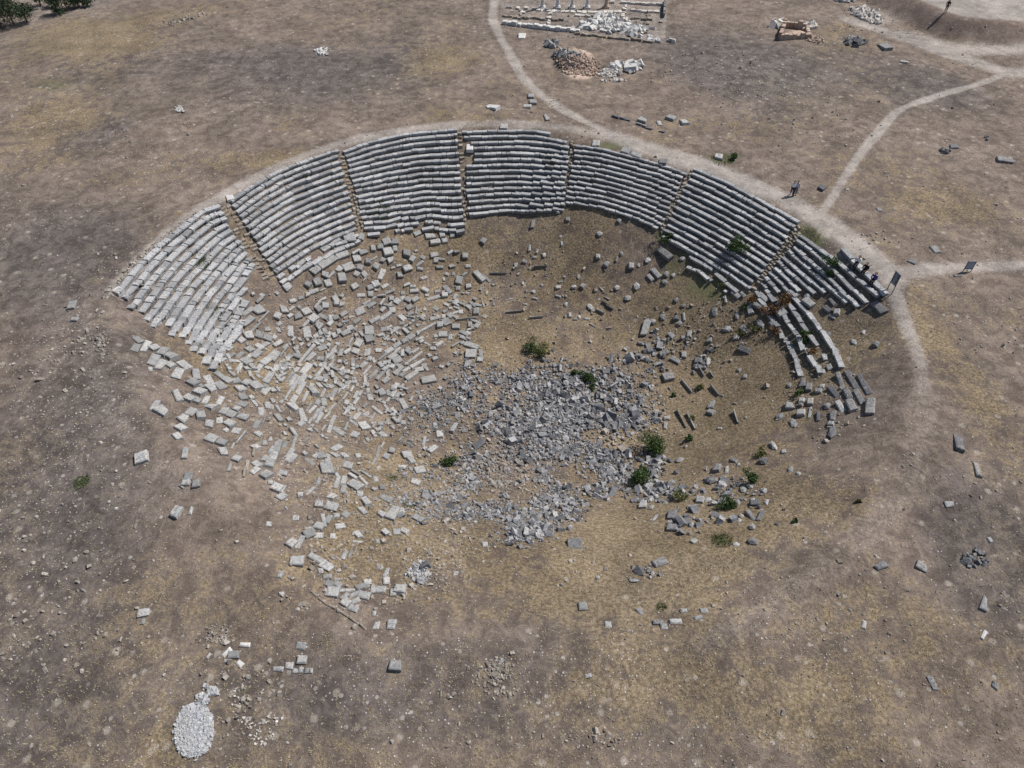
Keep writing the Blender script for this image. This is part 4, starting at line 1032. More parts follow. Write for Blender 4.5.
n = len(P); size = np.clip(np.exp(rng.normal(-2.62, .45, n)), .03, .2); P[:, 2] += size * .2
co = rocks('stone_chips', P, size, np.clip(rng.normal(.5, .3, n), 0, 1), SOILCHIP, .6, 1, .5)
tag(co, 'pale stone chips littering the slopes and the plateau', 'stone chips', kind='stuff')
# sparse over all of the ground in view
n = 7000
x = rng.uniform(-20, 1044, n); y = rng.uniform(-10, 778, n); P = cast(x, y)
P = P[rng.random(n) < np.clip(.35 + 1.1 * fbm(P[:, 0], P[:, 1], 7, 401, 4), .03, 1)]; n = len(P)
size = np.clip(np.exp(rng.normal(-2.95, .5, n)), .03, .22); P[:, 2] += size * .15
co = rocks('ground_pebbles', P, size, np.clip(rng.normal(.45, .33, n), 0, 1), SOILCHIP, .6, 1, .5)
tag(co, 'small pale stones scattered thinly over the dry ground', 'pebbles', kind='stuff')
# white marble heap of the dig is kept to its own objects below
# strip of foundation debris outside the left rim
band = []
for t_ in np.linspace(0, 1, 520):
    p = np.array([108, 296]) * (1 - t_) + np.array([224, 203]) * t_
    bow = -10 * math.sin(math.pi * t_)
    band.append((p[0] + bow * .75 + random.gauss(0, 2.3), p[1] + bow * .6 + random.gauss(0, 2.0)))
P = cast(*np.array(band).T); n = len(P); size = np.clip(np.exp(rng.normal(-2.15, .4, n)), .05, .25)
fo = rocks('rim_debris', P, size, rng.random(n), SOILCHIP, .5, .5, .2); tag(fo, 'band of pale broken foundation stones outside the left rim', 'stones', kind='stuff')


# ------------------------------------------------------------------ plants
def leaves(mb, c, rx, ry, rz, n, ls, lobes=5, tint=(0, 1)):
    """leaf faces through an uneven crown volume"""
    lob = [(rng.normal(0, .42, 3) * (rx, ry, rz * .7), random.uniform(.45, .72)) for _ in range(lobes)]
    V = []; T = []
    for k in range(n):
        o, f = random.choice(lob)
        d = rng.normal(0, 1, 3); d /= np.linalg.norm(d)
        r = random.random() ** .4
        p = o + d * r * np.array([rx, ry, rz]) * f
        p[2] = max(p[2], -rz * .92)
        a = rng.normal(0, 1, 3); a /= np.linalg.norm(a); b = np.cross(a, rng.normal(0, 1, 3)); b /= np.linalg.norm(b)
        s = ls * random.uniform(.6, 1.3)
        q = np.asarray(c) + p
        V += [q - a * s, q + b * s * .5, q + a * s, q - b * s * .5]
        T += [random.uniform(*tint)] * 4
    V = np.array(V); F = [(4 * i, 4 * i + 1, 4 * i + 2, 4 * i + 3) for i in range(n)]
    mb.add(V, F, np.array(T))


def shrub(px, py, rpx, label, mat=LEAF, group=None, dens=1.0, flat_=.8, name='shrub', cat='shrub'):
    P = C1(px, py + rpx * .45); r = rpx / ppm(P)
    root = empty(name, tuple(P)); tag(root, label, cat, group)
    mb = MB(); leaves(mb, (P[0], P[1], P[2] + r * flat_ * .8), r, r * .95, r * flat_, int((160 + 1100 * min(r, 1.6) ** 2) * dens), .085, 6)
    mb.build('foliage', mat, root, tuple(P))
    st = MB()
    for k in range(5):
        a = random.uniform(0, 6.28); q = P + np.array([math.cos(a) * r * .5, math.sin(a) * r * .5, r * random.uniform(.6, 1.2)])
        tube(st, [P + (0, 0, -.05), (P + q) / 2 + rng.normal(0, .04, 3), q], [.03, .02, .008], 5)
    st.build('stem', BARK, root, tuple(P))
    return root


shrub(735, 246, 9.5, 'round dark green bush growing out of the long seating wedge')
shrub(652, 445, 13, 'large bright green bush on the right edge of the rubble, upper one of two', dens=1.3)
shrub(637, 476, 12, 'green bush on the right edge of the rubble, lower one of two', dens=1.3)
shrub(452, 459, 8.5, 'round dark green bush alone at the left of the rubble')
shrub(588, 374, 8, 'dark bush at the upper right of the rubble')
shrub(574, 372, 4.5, 'small dark bush left of its larger neighbour in the upper rubble')
shrub(592, 388, 4, 'tiny green bush inside the upper right rubble')
shrub(532, 347, 9, 'loose green bush beside a dry yellow tuft above the rubble', dens=.8)
shrub(544, 351, 9, 'dry yellowish bush touching the green one above the rubble', LEAFY, dens=.6)
shrub(751, 479, 9, 'green bush among boulders at the lower right', dens=1.1)
shrub(727, 501, 10, 'dark greyish green bush beside the trough-like block', dens=1.1)
shrub(681, 495, 7, 'small dark bush between the rubble and the lower right boulders', LEAFY, dens=1.2)
shrub(832, 261, 8, 'upper green bush between the seats of the far right wedge', dens=.9)
shrub(829, 274, 6, 'lower green bush between the seats of the far right wedge', dens=.9)
shrub(805, 334, 7, 'dark green bush wedged in the ruined right-hand rows', dens=1)
shrub(766, 312, 9, 'reddish brown dried bush in the ruined right-hand rows, left one', LEAFB, dens=.7)
shrub(783, 300, 8, 'brown dried bush beside the long kerb of the ruined right rows', LEAFB, dens=.6)
shrub(664, 238, 6, 'dark green bush at the foot of the aisle by the long wedge')
shrub(733, 157, 5, 'small green bush beyond the footpath above the long wedge')
shrub(699, 387, 4, 'small bush low on the bare right slope', LEAFY)
shrub(689, 438, 4, 'tiny dark bush right of the larger bushes', LEAF)
shrub(760, 452, 6, 'yellowish bush above boulders on the lower right slope', LEAFY, dens=.7)
shrub(795, 520, 3, 'tiny green tuft alone on the brown lower right slope', LEAF)
shrub(692, 418, 3.5, 'thin dark bush beside the row edges in the brown slope', LEAFY)
shrub(674, 395, 3, 'tiny bush at the top of the row edges in the brown slope', LEAF)
for a in [(752,300,6,'low reddish scrub at the left of the ruined right-hand rows'),(774,330,6,'dark scrub below the red bush in the ruined right rows'),(757,328,5,'dark scrub at the lower left of the ruined right rows'),
          (742,332,4,'small dark scrub on soil left of the ruined right rows'),(812,352,5,'dark weeds between the two lower kerbs on the right'),(797,392,5,'dark weeds beside the rough heap left of the short rows'),
          (722,285,4,'green weeds at the end of the long wedge lower rows'),(744,306,4,'brown weeds just under the long wedge')]:
    shrub(a[0], a[1], a[2], a[3], random.choice((LEAFB, LEAF, LEAFY)), dens=.6)
shrub(858, 500, 3, 'low dark tuft on the faint track at the right', LEAFY)


def tuftplant(px, py, rpx, label, mat=GRASSG, n=160, hh=.3):
    P = C1(px, py); r = rpx / ppm(P); mb = MB()
    for k in range(n):
        a = random.uniform(0, 6.28); q = random.random() ** .5 * r
        x_, y_ = P[0] + math.cos(a) * q, P[1] + math.sin(a) * q * 1.1; z_ = hz(x_, y_)[0]
        d = rng.normal(0, .12, 2); h = hh * random.uniform(.5, 1.1); w = .02
        b = random.uniform(0, 3.14); wx, wy = math.cos(b) * w, math.sin(b) * w
        mb.add([(x_ - wx, y_ - wy, z_), (x_ + wx, y_ + wy, z_), (x_ + d[0], y_ + d[1], z_ + h)], [(0, 1, 2)], random.random())
    o = mb.build('grass_patch', mat, None, tuple(P)); tag(o, label, 'grass', kind='stuff')


tuftplant(82, 482, 8, 'small green patch on the dark soil at the left', n=260)
tuftplant(722, 540, 10, 'green grassy patch below the lower right boulders', n=300)
tuftplant(204, 264, 7, 'green weeds in the far left wedge, upper patch', n=300, hh=.75)
tuftplant(216, 313, 7, 'green weeds in the far left wedge, lower patch', n=260, hh=.7)
tuftplant(232, 262, 4, 'green weeds near the right end of the far left wedge', n=120, hh=.7)
tuftplant(380, 212, 9, 'green weeds in the lower rows of the third wedge', n=320, hh=.75)
tuftplant(551, 162, 6, 'green weeds in the middle seating wedge', n=160, hh=.7)
tuftplant(722, 160, 11, 'green grass beyond the footpath above the long wedge', n=320)
tuftplant(810, 236, 9, 'yellow green grass at the top of the rightmost aisle', DRY, n=260)
tuftplant(305, 177, 3, 'weeds in the upper rows of the second wedge', n=80, hh=.7)
tuftplant(662, 607, 5, 'green tuft by the short foreground row', n=100)
tuftplant(505, 670, 7, 'weeds beside the chips in the foreground', DRY, n=120)
tuftplant(390, 248, 4, 'weeds below the third wedge', n=80)
tuftplant(410, 505, 7, 'weeds among the stones left of the rubble', n=160)
tuftplant(392, 478, 6, 'weeds on the lower left slope', n=120)

# dry grass over the plateau: one object
n = 42000
x = rng.uniform(-20, 1044, n); y = rng.uniform(-6, 782, n)
P = cast(x, y)
keepm = (interp(m_path, P[:, 0], P[:, 1]) < .35) & (interp(m_mound, P[:, 0], P[:, 1]) < .3) & (rng.random(n) < .35 + .65 * interp(m_yel, P[:, 0], P[:, 1]))
P = P[keepm]; n = len(P); nb = 4
ang = rng.uniform(0, 6.28, (n, nb)); hb = rng.uniform(.03, .13, (n, nb)); lean = rng.uniform(.02, .16, (n, nb)); w = .02
off = rng.normal(0, .06, (n, nb, 2))
bx = P[:, None, 0] + off[..., 0]; by = P[:, None, 1] + off[..., 1]; bz = np.repeat(P[:, None, 2], nb, 1) - .01
px_, py_ = -np.sin(ang) * w, np.cos(ang) * w
V = np.stack([np.stack([bx - px_, by - py_, bz], -1), np.stack([bx + px_, by + py_, bz], -1), np.stack([bx + np.cos(ang) * lean, by + np.sin(ang) * lean, bz + hb], -1)], 2).reshape(-1, 3)
T = np.repeat(np.clip(rng.normal(.45, .3, n), 0, 1), nb * 3)
me = mesh_np('dry_grass', V, [np.arange(len(V)).reshape(-1, 3)], {'tint': T}, (DRY,))
o = bpy.data.objects.new('dry_grass', me); COL.objects.link(o); tag(o, 'short dry grass over the plateau and the slopes', 'grass', kind='stuff')


# ------------------------------------------------------------------ trees beyond the ridge
def tree(px, py, hgt, wid, label):
    P = C1(px, py); root = empty('tree', tuple(P)); tag(root, label, 'tree', 'trees in the dip beyond the ridge')
    tr = MB(); tube(tr, [P + (0, 0, -.3), P + (.05, 0, hgt * .3), P + (.1, .1, hgt * .6)], [.16, .12, .06], 7)
    for k in range(6):
        a = random.uniform(0, 6.28); z0 = hgt * random.uniform(.2, .5)
        tube(tr, [P + (.05, 0, z0), P + (math.cos(a) * wid * .3, math.sin(a) * wid * .3, z0 + hgt * .25)], [.07, .03], 5)
    tr.build('trunk', BARK, root, tuple(P))
    cr = MB(); leaves(cr, P + (0, 0, hgt * .50), wid / 1.7, wid / 1.7, hgt * .50, int(1500 * min(1.4, wid * hgt / 14)), .17, 9)
    cr.build('crown', TREE, root, tuple(P))


for a in [(14,25,7.5,5.4,'tallest dark tree in the top left corner'), (3,15,4.2,3.2,'round tree cut by the left edge of the picture'), (27,22,4.0,3.4,'bushy tree beside the tallest one in the top left corner'),
          (41,6,3.6,2.4,'slender dark tree on the bare field, nearest to the tall pair'), (55,7,3.4,2.4,'small tree second from the left on the bare field'), (68,11,4.6,4.2,'broad dark tree at the edge of the ridge'),
          (79,8,2.6,2.8,'low tree right of the broad dark one on the ridge'), (88,6,2.2,2.6,'rightmost low tree on the ridge'), (0,30,2.4,2.2,'low bush-like tree at the left picture edge'), (59,14,1.5,2.0,'grey shrubby tree in front of the broad one')]:
    tree(*a)
# ------------------------------------------------------------------ signs
def sign(bl, br, hgt, label, panel, lines, pan_lo, slats=False):
    A_ = C1(*bl); B_ = C1(*br); c = (A_ + B_) / 2; d = B_ - A_; d[2] = 0; w = np.hypot(*d[:2]); d /= w
    n = np.array([d[1], -d[0], 0]); root = empty('information_sign', tuple(c)); tag(root, label, 'sign')
    M = np.stack([d, -n, UP], 1)
    for s in (-1, 1):
        mb = MB(); box(mb, c + d * s * w / 2 + UP * hgt / 2 - UP * .1, .055, .055, hgt + .2, M); mb.build('post', METAL, root, tuple(c))
    fr = MB(); zc = (pan_lo + hgt) / 2
    for z in (pan_lo, hgt - .03): box(fr, c + UP * z, w + .09, .085, .06, M)
    fr.build('frame', METAL, root, tuple(c))
    if not slats:
        pb = MB(); box(pb, c + UP * zc, w - .075, .045, hgt - pan_lo - .13, M); p = pb.build('panel', panel, root, tuple(c))
        tx = MB()
        for k in range(lines):
            z = pan_lo + .16 + (hgt - pan_lo - .3) * k / (lines - 1); ww = w * random.uniform(.4, .62)
            box(tx, c + UP * z + n * .026 - d * (w * .64 - ww) * .3, ww, .006, .03, M)
        t = tx.build('text_lines', INK, None, tuple(c)); t.parent = p; t.location = (0, 0, 0)
    else:
        m = 4
        for k in range(m):
            z = pan_lo + .12 + (hgt - pan_lo - .2) * k / (m - 1)
            pb = MB(); box(pb, c + UP * z, w - .075, .04, .24, M); pb.build('board', panel, root, tuple(c))


sign((886.8, 290), (891.4, 294.3), 2.15, 'tall dark information panel on two posts at the path junction beside the seats', PANEL, 9, .95)
sign((962.8, 271.5), (970.8, 271.5), 1.15, 'pale low barred board on two posts in the path at the right', METALB, 0, .3, True)

# ------------------------------------------------------------------ people
def skinmesh(name, verts, edges, radii, mat, parent, root=0, sub=1, org=(0, 0, 0)):
    me = bpy.data.meshes.new(name); me.from_pydata([tuple(v) for v in verts], edges, []); me.update()
    o = bpy.data.objects.new(name, me); COL.objects.link(o)
    sk = o.modifiers.new('Skin', 'SKIN'); sk.use_smooth_shade = True
    for i, r in enumerate(radii):
        d = me.skin_vertices[0].data[i]
        d.radius = (r, r) if np.isscalar(r) else r
        d.use_root = (i == root)
    sb = o.modifiers.new('Sub', 'SUBSURF'); sb.levels = sub; sb.render_levels = sub
    dg = bpy.context.evaluated_depsgraph_get()
    m2 = bpy.data.meshes.new_from_object(o.evaluated_get(dg)); m2.name = name; m2.materials.clear(); m2.materials.append(mat)
    o.modifiers.clear(); o.data = m2
    if parent: o.parent = parent
    return o


def person(loc, rz, label, shirt, trousers, pose='walk', group=None, sleeve=True, hair_long=False, hip_drop=0.0):
    """a 1.72 m figure; local +y is where it faces"""
    root = empty('person', tuple(loc), rz); tag(root, label, 'person', group)
    if pose == 'walk':
        hip = np.array([0, 0, .92]); ch = np.array([0, .01, 1.36]); nk = np.array([0, .01, 1.47]); hd = np.array([0, .035, 1.62])
        kn = [np.array([-.10, .10, .50]), np.array([.10, -.02, .49])]; an = [np.array([-.10, .14, .08]), np.array([.10, -.20, .11])]
        el = [np.array([-.27, -.06, 1.12]), np.array([.27, .03, 1.12])]; wr = [np.array([-.27, .06, .90]), np.array([.26, .16, .92])]
    elif pose == 'stand':
        hip = np.array([0, 0, .92]); ch = np.array([0, 0, 1.36]); nk = np.array([0, 0, 1.47]); hd = np.array([0, .02, 1.62])
        kn = [np.array([-.10, .02, .50]), np.array([.10, .02, .50])]; an = [np.array([-.11, 0, .08]), np.array([.11, 0, .08])]
        el = [np.array([-.26, -.03, 1.12]), np.array([.26, -.03, 1.12])]; wr = [np.array([-.27, .05, .88]), np.array([.27, .05, .88])]
    else:  # sit: hips at local origin height ~.1 on the seat, feet on the row below
        hip = np.array([0, 0, .12]); ch = np.array([0, .09, .54]); nk = np.array([0, .11, .65]); hd = np.array([0, .16, .80])
        kn = [np.array([-.12, .42, .13]), np.array([.12, .43, .15])]; an = [np.array([-.12, .46, -.32]), np.array([.12, .50, -.32])]
        el = [np.array([-.26, .22, .33]), np.array([.26, .22, .33])]; wr = [np.array([-.14, .38, .22]), np.array([.14, .40, .24])]
    V = [hip, (hip + ch) / 2 + (0, .01, 0), ch, nk, hd - (0, 0, .05), hd + (0, 0, .05)]
    E_ = [(0, 1), (1, 2), (2, 3), (3, 4), (4, 5)]; R_ = [(.14, .10), (.125, .09), (.15, .10), .055, .088, .075]
    # nose and ears
    V += [hd + (0, .10, -.03), hd + (-.085, 0, -.02), hd + (.085, 0, -.02)]; E_ += [(4, 6), (4, 7), (4, 8)]; R_ += [.018, .02, .02]
    for s, side in ((-1, 0), (1, 1)):
        k = len(V); sh = ch + np.array([s * .17, 0, .045])
        V += [sh, el[side], wr[side]]; E_ += [(2, k), (k, k + 1), (k + 1, k + 2)]; R_ += [.058, .043, .029]
        hv = wr[side] - el[side]; hv /= np.linalg.norm(hv); palm = wr[side] + hv * .06
        V.append(palm); E_.append((k + 2, k + 3)); R_.append((.036, .018))
        fw = np.array([0, 1.0, 0]) if abs(hv[2]) > .6 else np.array([s * 1.0, 0, 0])
        for q, ln in ((-.03, .06), (-.01, .075), (.01, .08), (.03, .07)):
            j = len(V); V += [palm + hv * .035 + fw * q, palm + hv * (.03 + ln) + fw * q + (0, .015, -.005)]
            E_ += [(k + 3, j), (j, j + 1)]; R_ += [.010, .008]
        j = len(V); V += [palm + fw * .045 - hv * .01, palm + fw * .065 + hv * .035]; E_ += [(k + 3, j), (j, j + 1)]; R_ += [.011, .009]
        k = len(V); hj = hip + np.array([s * .09, 0, -.03])
        toe = an[side] + np.array([0, .15, -.04])
        V += [hj, kn[side], an[side], toe]; E_ += [(0, k), (k, k + 1), (k + 1, k + 2), (k + 2, k + 3)]; R_ += [.085, .056, .038, .032]
    skinmesh('body', V, E_, R_, SKIN, root)
    # shirt
    sv = [hip + (0, 0, .04), (hip + ch) / 2 + (0, .01, 0), ch, nk - (0, 0, .05)]; se = [(0, 1), (1, 2), (2, 3)]; sr = [(.168, .125), (.155, .115), (.178, .125), .075]
    for s, side in ((-1, 0), (1, 1)):
        k = len(sv); sh = ch + np.array([s * .175, 0, .045]); e = el[side]
        sv += [sh, sh + (e - sh) * .95]; se += [(2, k), (k, k + 1)]; sr += [.078, .062]
        if sleeve: sv.append(e + (wr[side] - e) * .85); se.append((k + 1, k + 2)); sr.append(.046)
    skinmesh('shirt', sv, se, sr, shirt, root)
    tv = [hip + (0, 0, .05)]; te = []; tr = [(.165, .12)]
    for s, side in ((-1, 0), (1, 1)):
        k = len(tv); hj = hip + np.array([s * .095, 0, -.04])
        tv += [hj, kn[side], an[side] + (0, 0, .03)]; te += [(0, k), (k, k + 1), (k + 1, k + 2)]; tr += [.105, .075, .06]
    skinmesh('trousers', tv, te, tr, trousers, root)
    hv = [hd + (0, -.01, .065), hd + (0, -.05, -.03)] + ([hd + (0, -.075, -.17)] if hair_long else []); he = [(i, i + 1) for i in range(len(hv) - 1)]
    skinmesh('hair', hv, he, [.165, .15, .09][:len(hv)], HAIR, root)
    for side in (0, 1):
        a = an[side]
        skinmesh('shoe', [a + (0, -.03, -.03), a + (0, .17, -.045)], [(0, 1)], [.052, .042], FAB['black'], root)
    return root


FAB = {k: flat('cloth_' + k, v) for k, v in dict(white=(.75, .75, .77), lavender=(.36, .36, .48), slate=(.10, .11, .17), black=(.014, .014, .017), navy=(.02, .025, .07), blue=(.045, .06, .25), dark=(.03, .03, .04)).items()}
p = C1(791.0, 195.5)
person(p, math.radians(172), 'person in white top and dark trousers walking on the path, left of the pair', FAB['white'], FAB['navy'], 'walk', sleeve=False)
p = C1(794.3, 195.3)
person(p, math.radians(185), 'person in a pale lavender top on the path, right one of the pair', FAB['lavender'], FAB['slate'], 'stand')
p = C1(945.2, 12.2)
person(p, math.radians(150), 'person in black standing on the rim of the earth mound', FAB['black'], FAB['black'], 'stand')
for (x, y), lab, sh, tr in [((856.5, 265.5), 'person in a white shirt on the top seats, leftmost of the three sitters', 'white', 'dark'),
                            ((864.2, 272.5), 'person all in black on the top seats, middle one of the three sitters', 'black', 'black'),
                            ((872.6, 282.5), 'person in a blue shirt sitting on the top seats nearest the sign', 'blue', 'dark')]:
    q = C1(x, y); q[2] += .30
    person(q, math.radians(135), lab, FAB[sh], FAB[tr], 'sit')


# ------------------------------------------------------------------ excavation at the top: columns, walls and marble heap
def lathe(mb, c, prof, n=16, tint=.6):
    V = []; F = []
    for r, z in prof:
        for k in range(n):
            a = 2 * math.pi * k / n; V.append((c[0] + r * math.cos(a), c[1] + r * math.sin(a), c[2] + z))
    for i in range(len(prof) - 1):
        for k in range(n):
            F.append((i * n + k, i * n + (k + 1) % n, (i + 1) * n + (k + 1) % n, (i + 1) * n + k))
    F.append(tuple((len(prof) - 1) * n + k for k in range(n))); mb.add(V, F, tint)


for k, (cx, hgt) in enumerate([(542.5, 3.4), (557.5, 3.0), (572, 3.2), (587, 2.6), (606, 1.6)]):
    P = C1(cx, 8.2 - (k > 3) * .5); root = empty('column', tuple(P))
    tag(root, ['first white column from the left in the excavated ruin', 'second white column from the left in the excavated ruin', 'third white column from the left in the excavated ruin',
               'fourth white column from the left in the excavated ruin', 'short reddish column stump right of the white columns'][k], 'column', None)
    mb = MB(); box(mb, P + (0, 0, .1), .95, .95, .3, None, .6); lathe(mb, P + (0, 0, .25), [(.38, 0), (.40, .06), (.33, .12), (.36, .18), (.29, .24)]); mb.build('base', WHITE if k < 4 else BRICK, root, tuple(P))
    mb = MB(); lathe(mb, P + (0, 0, .47), [(.26, 0), (.255, hgt * .5), (.225, hgt), (.18, hgt + .02)]); mb.build('shaft', WHITE if k < 4 else BRICK, root, tuple(P))


def wall(px, wd, hgt, label, mat=BLOCK, name='ruined_wall', jit=.06, bl=(.5, 1.0), gaps=.08, tint=.5, sink=.15, cat='wall', group=None):
    P = resamp(px, 40); s = np.concatenate([[0], np.cumsum(np.hypot(*np.diff(P, axis=0).T))]); u = 0; mb = MB()
    c0 = at(P, s, s[-1] / 2); org = (c0[0], c0[1], hz(*c0)[0])
    while u < s[-1]:
        w = random.uniform(*bl)
        if random.random() > gaps or mb.n == 0:
            c = at(P, s, u + w / 2); a = at(P, s, u); b = at(P, s, u + w); d = b - a
            if np.hypot(*d) > 1e-3:
                d /= np.hypot(*d); nv = UP + rng.normal(0, .02 + jit * .5, 3); nv /= np.linalg.norm(nv)
                ux, uy, uz = frame(d, nv); h = hgt * random.uniform(.75, 1.15)
                V, F = rblock(np.array([c[0], c[1], hz(*c)[0] - sink]) + uy * rng.normal(0, jit * .5), ux, uy, uz, w * .93, wd * random.uniform(.8, 1.05), h + sink, jit * .6, .03)
                mb.add(V, F, float(np.clip(tint + rng.normal(0, .2), 0, 1)))
        u += w
    o = mb.build(name, mat, None, org); tag(o, label, cat, group); return o


wall([(503,23.5),(520,26),(540,28.5),(553,30),(577,32.5)], .7, .55, 'long straight white wall foot along the near side of the excavated ruin', WHITE, gaps=0, tint=.7)
wall([(502,17),(530,19),(565,21)], .5, .3, 'low rubble wall inside the ruin just behind the long wall foot', EARTHSTEP, jit=.2, gaps=.2)
wall([(506,8),(535,9.5)], .5, .3, 'short stone line left of the columns', PALECHIP, jit=.15, gaps=.2)
wall([(535,10.5),(562,11.5),(600,12.5),(620,12)], .9, .16, 'pale platform edge on which the columns stand', PALECHIP, jit=.1, gaps=.1)
wall([(575,35),(600,37),(630,40),(652,43)], .5, .3, 'low brown wall foot below the white marble heap', EARTHSTEP, jit=.15, gaps=.15)
wall([(610,3),(640,4.5),(662,5.5)], .5, .35, 'thin stone line at the far right corner of the ruin', PALECHIP, jit=.1, gaps=.12)
wall([(630,19),(650,20.5),(662,22)], .5, .3, 'middle stone line in the right part of the ruin', EARTHSTEP, jit=.15, gaps=.2)
wall([(640,28),(652,29),(663,31)], .5, .3, 'lower stone line in the right part of the ruin', PALECHIP, jit=.15, gaps=.2)
wall([(663.5,18),(664,9),(664.5,2)], .35, .8, 'dark wall end on the right side of the ruin', DARKROCK, jit=.05, gaps=0)
for pts, lab, mt in [([(510,12),(528,13.5)], 'first short stone line left of the platform in the ruin', PALECHIP), ([(520,20),(522,10)], 'cross wall at the left end of the ruin', EARTHSTEP),
                     ([(548,25),(550,14)], 'cross wall in the left middle of the ruin', PALECHIP), ([(622,20),(626,6)], 'cross wall right of the columns in the ruin', PALECHIP),
                     ([(645,34),(648,12)], 'cross wall in the right part of the ruin', EARTHSTEP), ([(575,16),(612,17.5)], 'stone line between columns and marble heap', PALECHIP),
                     ([(560,30),(590,28),(612,31)], 'broken paving edge in front of the marble heap', PALECHIP), ([(630,11),(661,13)], 'upper stone line in the right part of the ruin', PALECHIP)]:
    wall(pts, .55, .22, lab, mt, jit=.22, gaps=.2)
# old foundations near the footpath
wall([(612,116),(628,121),(645,127),(662,132)], .35, .22, 'thin line of old foundation stones beside the upper footpath', DARKROCK, jit=.12, gaps=.25)
wall([(487,108.5),(496,108.2)], .3, .2, 'short white slab row above the middle of the theatre', WHITE, gaps=0)
# curved retaining line at the lower left of the theatre
wall([(311,591),(325,603),(336,609),(345,615),(356,622),(364,628.5)], .16, .12, 'thin pale kerb curving away below the corner of the old wall', EARTHSTEP, jit=.03, gaps=0, bl=(.5, 1.0))
wall([(243,478),(250,462),(258,447),(264,436)], .2, .25, 'thin slanting edge of stone low on the left slope', EARTHSTEP, jit=.05, gaps=.1)
# the long kerb-like brick lines of the ground floor by the right heap
wall([(900,62),(905,63)], .3, .2, 'tiny pale stone pair beside the upper track', PALECHIP)


def heap(ells, n, size, mat, label, name='stone_heap', seed=1, ts=.35, cat='heap'):
    P = px_scatter(ells, n, (), seed, .12 if n > 3000 else .35); m = len(P); s_ = np.clip(np.exp(rng.normal(math.log(size), ts, m)), size * .4, size * 1.5); P[:, 2] += s_ * .35
    if m <= 36:                                   # few enough to be stones of their own
        for q, s0 in zip(P, s_):
            B = (ICO_V if random.random() < .4 else CUB_V); fc = ICO_F if len(B) == 12 else CUB_F
            B = B * (1 + rng.uniform(-.18, .18, B.shape)) * s0 * np.exp(rng.normal(0, .28, 3)) @ rot_rand(1, .8)[0].T
            mb = MB(); mb.add(B, fc.tolist(), random.random()); o = mb.build('loose_stone', mat); o.location = q
            t = 'one of the ' + label; tag(o, t, 'stone', t)
        return
    c = P.mean(0); o = rocks(name, P, s_, np.clip(rng.normal(.55, .2, m), 0, 1), mat, .6, 1, .4, tuple(c)); tag(o, label, cat, kind='stuff'); return o


heap([(575,60,16,6,1),(579,68,18,7,1.4),(590,73,10,3,.5)], 900, .14, BRICK, 'mound of broken reddish bricks and rubble below the excavated ruin', seed=21)
heap([(566,54,12,4,1)], 260, .16, BLOCK, 'grey stone cap on the back of the brick mound', seed=22)
heap([(552,45,5,3,1),(560,46,6,1.5,.6)], 16, .32, BLOCK, 'grey stones behind the brick mound', seed=23)
heap([(612,72,9,5,1),(604,74,6,3,.6)], 240, .16, PALECHIP, 'small heap of mixed stones between the brick mound and the white pile', seed=24)
heap([(617,66,5,4,1)], 40, .3, WHITE, 'white blocks behind the small mixed heap', seed=25)
heap([(633,68,7,4.2,1)], 34, .42, WHITE, 'big white stones piled right of the brick mound', seed=26)
heap([(612,81,12,1.4,1),(618,80,6,1,1)], 40, .14, PALECHIP, 'pale stones trailing in front of the small heaps', seed=27)
heap([(598,24,14,6,1),(615,26,16,7,1),(585,27,6,4,.7),(634,31,10,5,.8),(646,38,6,3,.5),(605,18,10,3,.6)], 230, .34, WHITE, 'big scattered heap of white marble blocks in the ruin', seed=28, ts=.3)
heap([(656,41,6,2,1),(672,42,5,1.2,.6)], 20, .26, WHITE, 'white stones trailing off right of the marble heap', seed=29)
heap([(777,24,6,4,1)], 36, .32, PALECHIP, 'pinkish grey stones left of the small brick ruin', seed=30)
heap([(810,27,7,3.4,1)], 40, .3, PALECHIP, 'grey stones behind the small brick ruin', seed=31)
heap([(815,40,8,3,1)], 60, .16, BRICK, 'brick fragments right of the small brick ruin', seed=32)
heap([(855,42,9,4,1)], 22, .34, DARKROCK, 'dark stones ringed in the grass near the upper track', seed=33)
heap([(866,14,12,5,1),(858,10,10,3,.7),(876,22,10,3,.7)], 160, .26, PALECHIP, 'pale rocky outcrop at the left foot of the earth mound', seed=34)
heap([(846,1,10,1.6,1)], 20, .3, WHITE, 'white slabs at the top edge left of the earth mound', seed=35)
heap([(322,52,8,3.4,1)], 60, .16, WHITE, 'small white stones heaped on the upper left plateau', seed=36)
heap([(180,110,5,3,1)], 16, .16, WHITE, 'white stones in the brown grass at the upper left', seed=37)
heap([(945,150,5,4,1),(985,139,6,2,.6)], 16, .2, DARKROCK, 'dark stones with low scrub upper right of the path fork', seed=38)
heap([(194,731,19,26,1,-8),(194,731,17,25,1,-8)], 4200, .07, COBBLE, 'oval heap of small pale cobbles in the lower left foreground', name='cobble_heap', seed=39, ts=.3)
heap([(203,700,5,5,1),(213,690,8,4,1,-30),(188,708,4,4,.6)], 70, .12, COBBLE, 'tail of stones at the top of the cobble heap', seed=40)
heap([(236,708,5,9,1),(248,722,10,6,1),(262,735,14,10,1),(275,720,10,6,.6),(240,695,12,6,.4)], 80, .055, PALECHIP, 'scattered small white stones right of the cobble heap', name='stones', seed=41, cat='stones')
heap([(220,634,16,10,1)], 70, .05, SOILCHIP, 'patch of chips above the small cream stones', name='stones', seed=42, cat='stones')
heap([(420,572,12,11,1)], 150, .07, COBBLE, 'round scatter of white chips below the left rubble', name='stones', seed=43, cat='stones')
heap([(500,668,10,10,1),(492,680,7,6,.7)], 110, .06, SOILCHIP, 'patch of pale chips in the middle foreground', name='stones', seed=44, cat='stones')
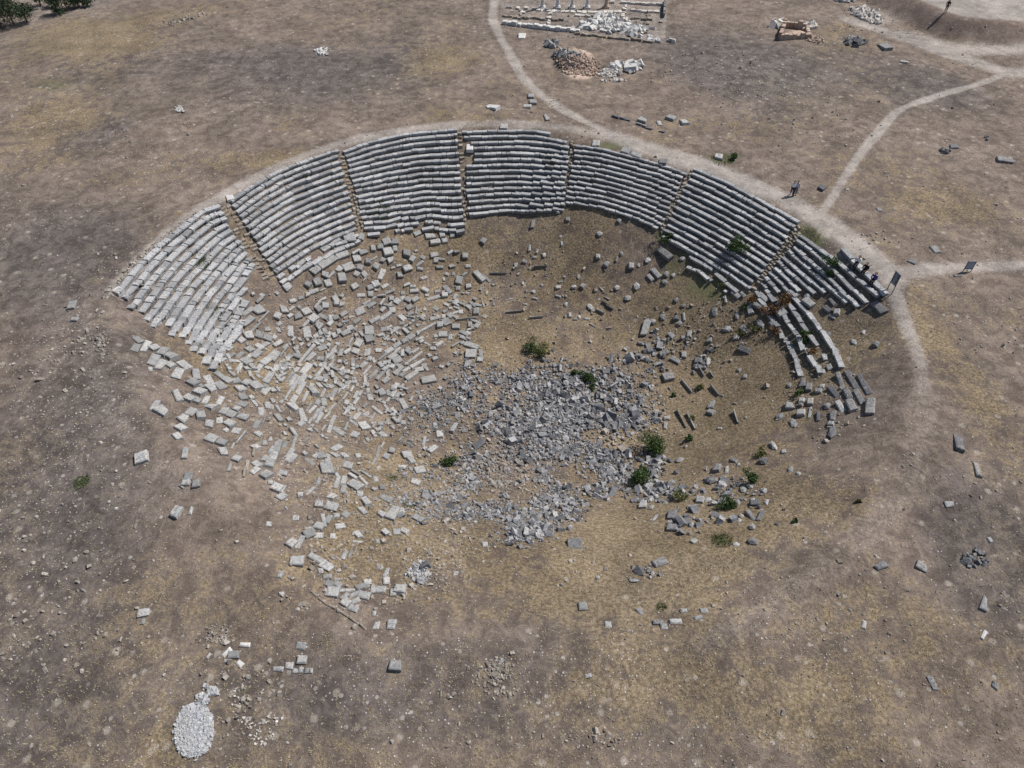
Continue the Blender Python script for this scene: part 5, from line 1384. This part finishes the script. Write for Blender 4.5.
heap([(102,346,5,14,1)], 90, .08, SOILCHIP, 'long patch of pale stones left of the seating tip', name='stones', seed=45, cat='stones')
heap([(188,19,22,3,1,15),(170,22,10,3,.7,15)], 60, .13, SOILCHIP, 'pale stones lined along the ridge at the upper left', name='stones', seed=46, cat='stones')
heap([(975,560,12,8,1)], 24, .15, DARKROCK, 'dark scrubby stones near the right edge', name='stones', seed=47, cat='stones')

# small brick ruin
P = C1(795, 37); root = empty('brick_ruin', tuple(P)); tag(root, 'small roofless brick ruin at the top right', 'ruin')
for a, b, h in [((779,40),(808,38),.7), ((779,40),(784,27),1.3), ((784,27),(806,29),.9), ((808,38),(806,29),.6)]:
    A_ = C1(*a); B_ = C1(*b); d = B_ - A_; L = np.hypot(*d[:2]); d = d[:2] / L; m = (A_ + B_) / 2; mb = MB()
    k = max(2, int(L / .6))
    for i in range(k):
        q = A_[:2] + (B_[:2] - A_[:2]) * (i + .5) / k; ux, uy, uz = frame(d, UP)
        V, F = rblock(np.array([q[0], q[1], hz(*q)[0] - .2]), ux, uy, uz, L / k * .99, .5, h * random.uniform(.7, 1.2) + .2, .04, .03); mb.add(V, F, random.random())
    mb.build('wall', BRICK, root, tuple(P))

# ------------------------------------------------------------------ light
EL, AZX, AZY = 54.0, .88, .50
az = math.atan2(AZX, AZY)
S = Vector((math.sin(az) * math.cos(math.radians(EL)), math.cos(az) * math.cos(math.radians(EL)), math.sin(math.radians(EL))))
sun = bpy.data.lights.new('sun', 'SUN'); sun.energy = 4.9; sun.angle = math.radians(.5); sun.color = (1, .965, .91)
so_ = bpy.data.objects.new('sun', sun); COL.objects.link(so_); so_.rotation_euler = (-S).to_track_quat('-Z', 'Y').to_euler(); so_.location = (0, 0, 60)
w = bpy.data.worlds.new('World'); sc.world = w; w.use_nodes = True
nt = w.node_tree; sky = nt.nodes.new('ShaderNodeTexSky'); sky.sky_type = 'NISHITA'; sky.sun_disc = False
sky.sun_elevation = math.radians(EL); sky.sun_rotation = az; sky.altitude = 300; sky.dust_density = 1.5
nt.links.new(sky.outputs[0], nt.nodes['Background'].inputs[0]); nt.nodes['Background'].inputs[1].default_value = .085
vs = sc.view_settings; vs.view_transform = 'Standard'; vs.look = 'None'; vs.exposure = 0.12; vs.gamma = 1
sc.cycles.use_denoising = False if False else True
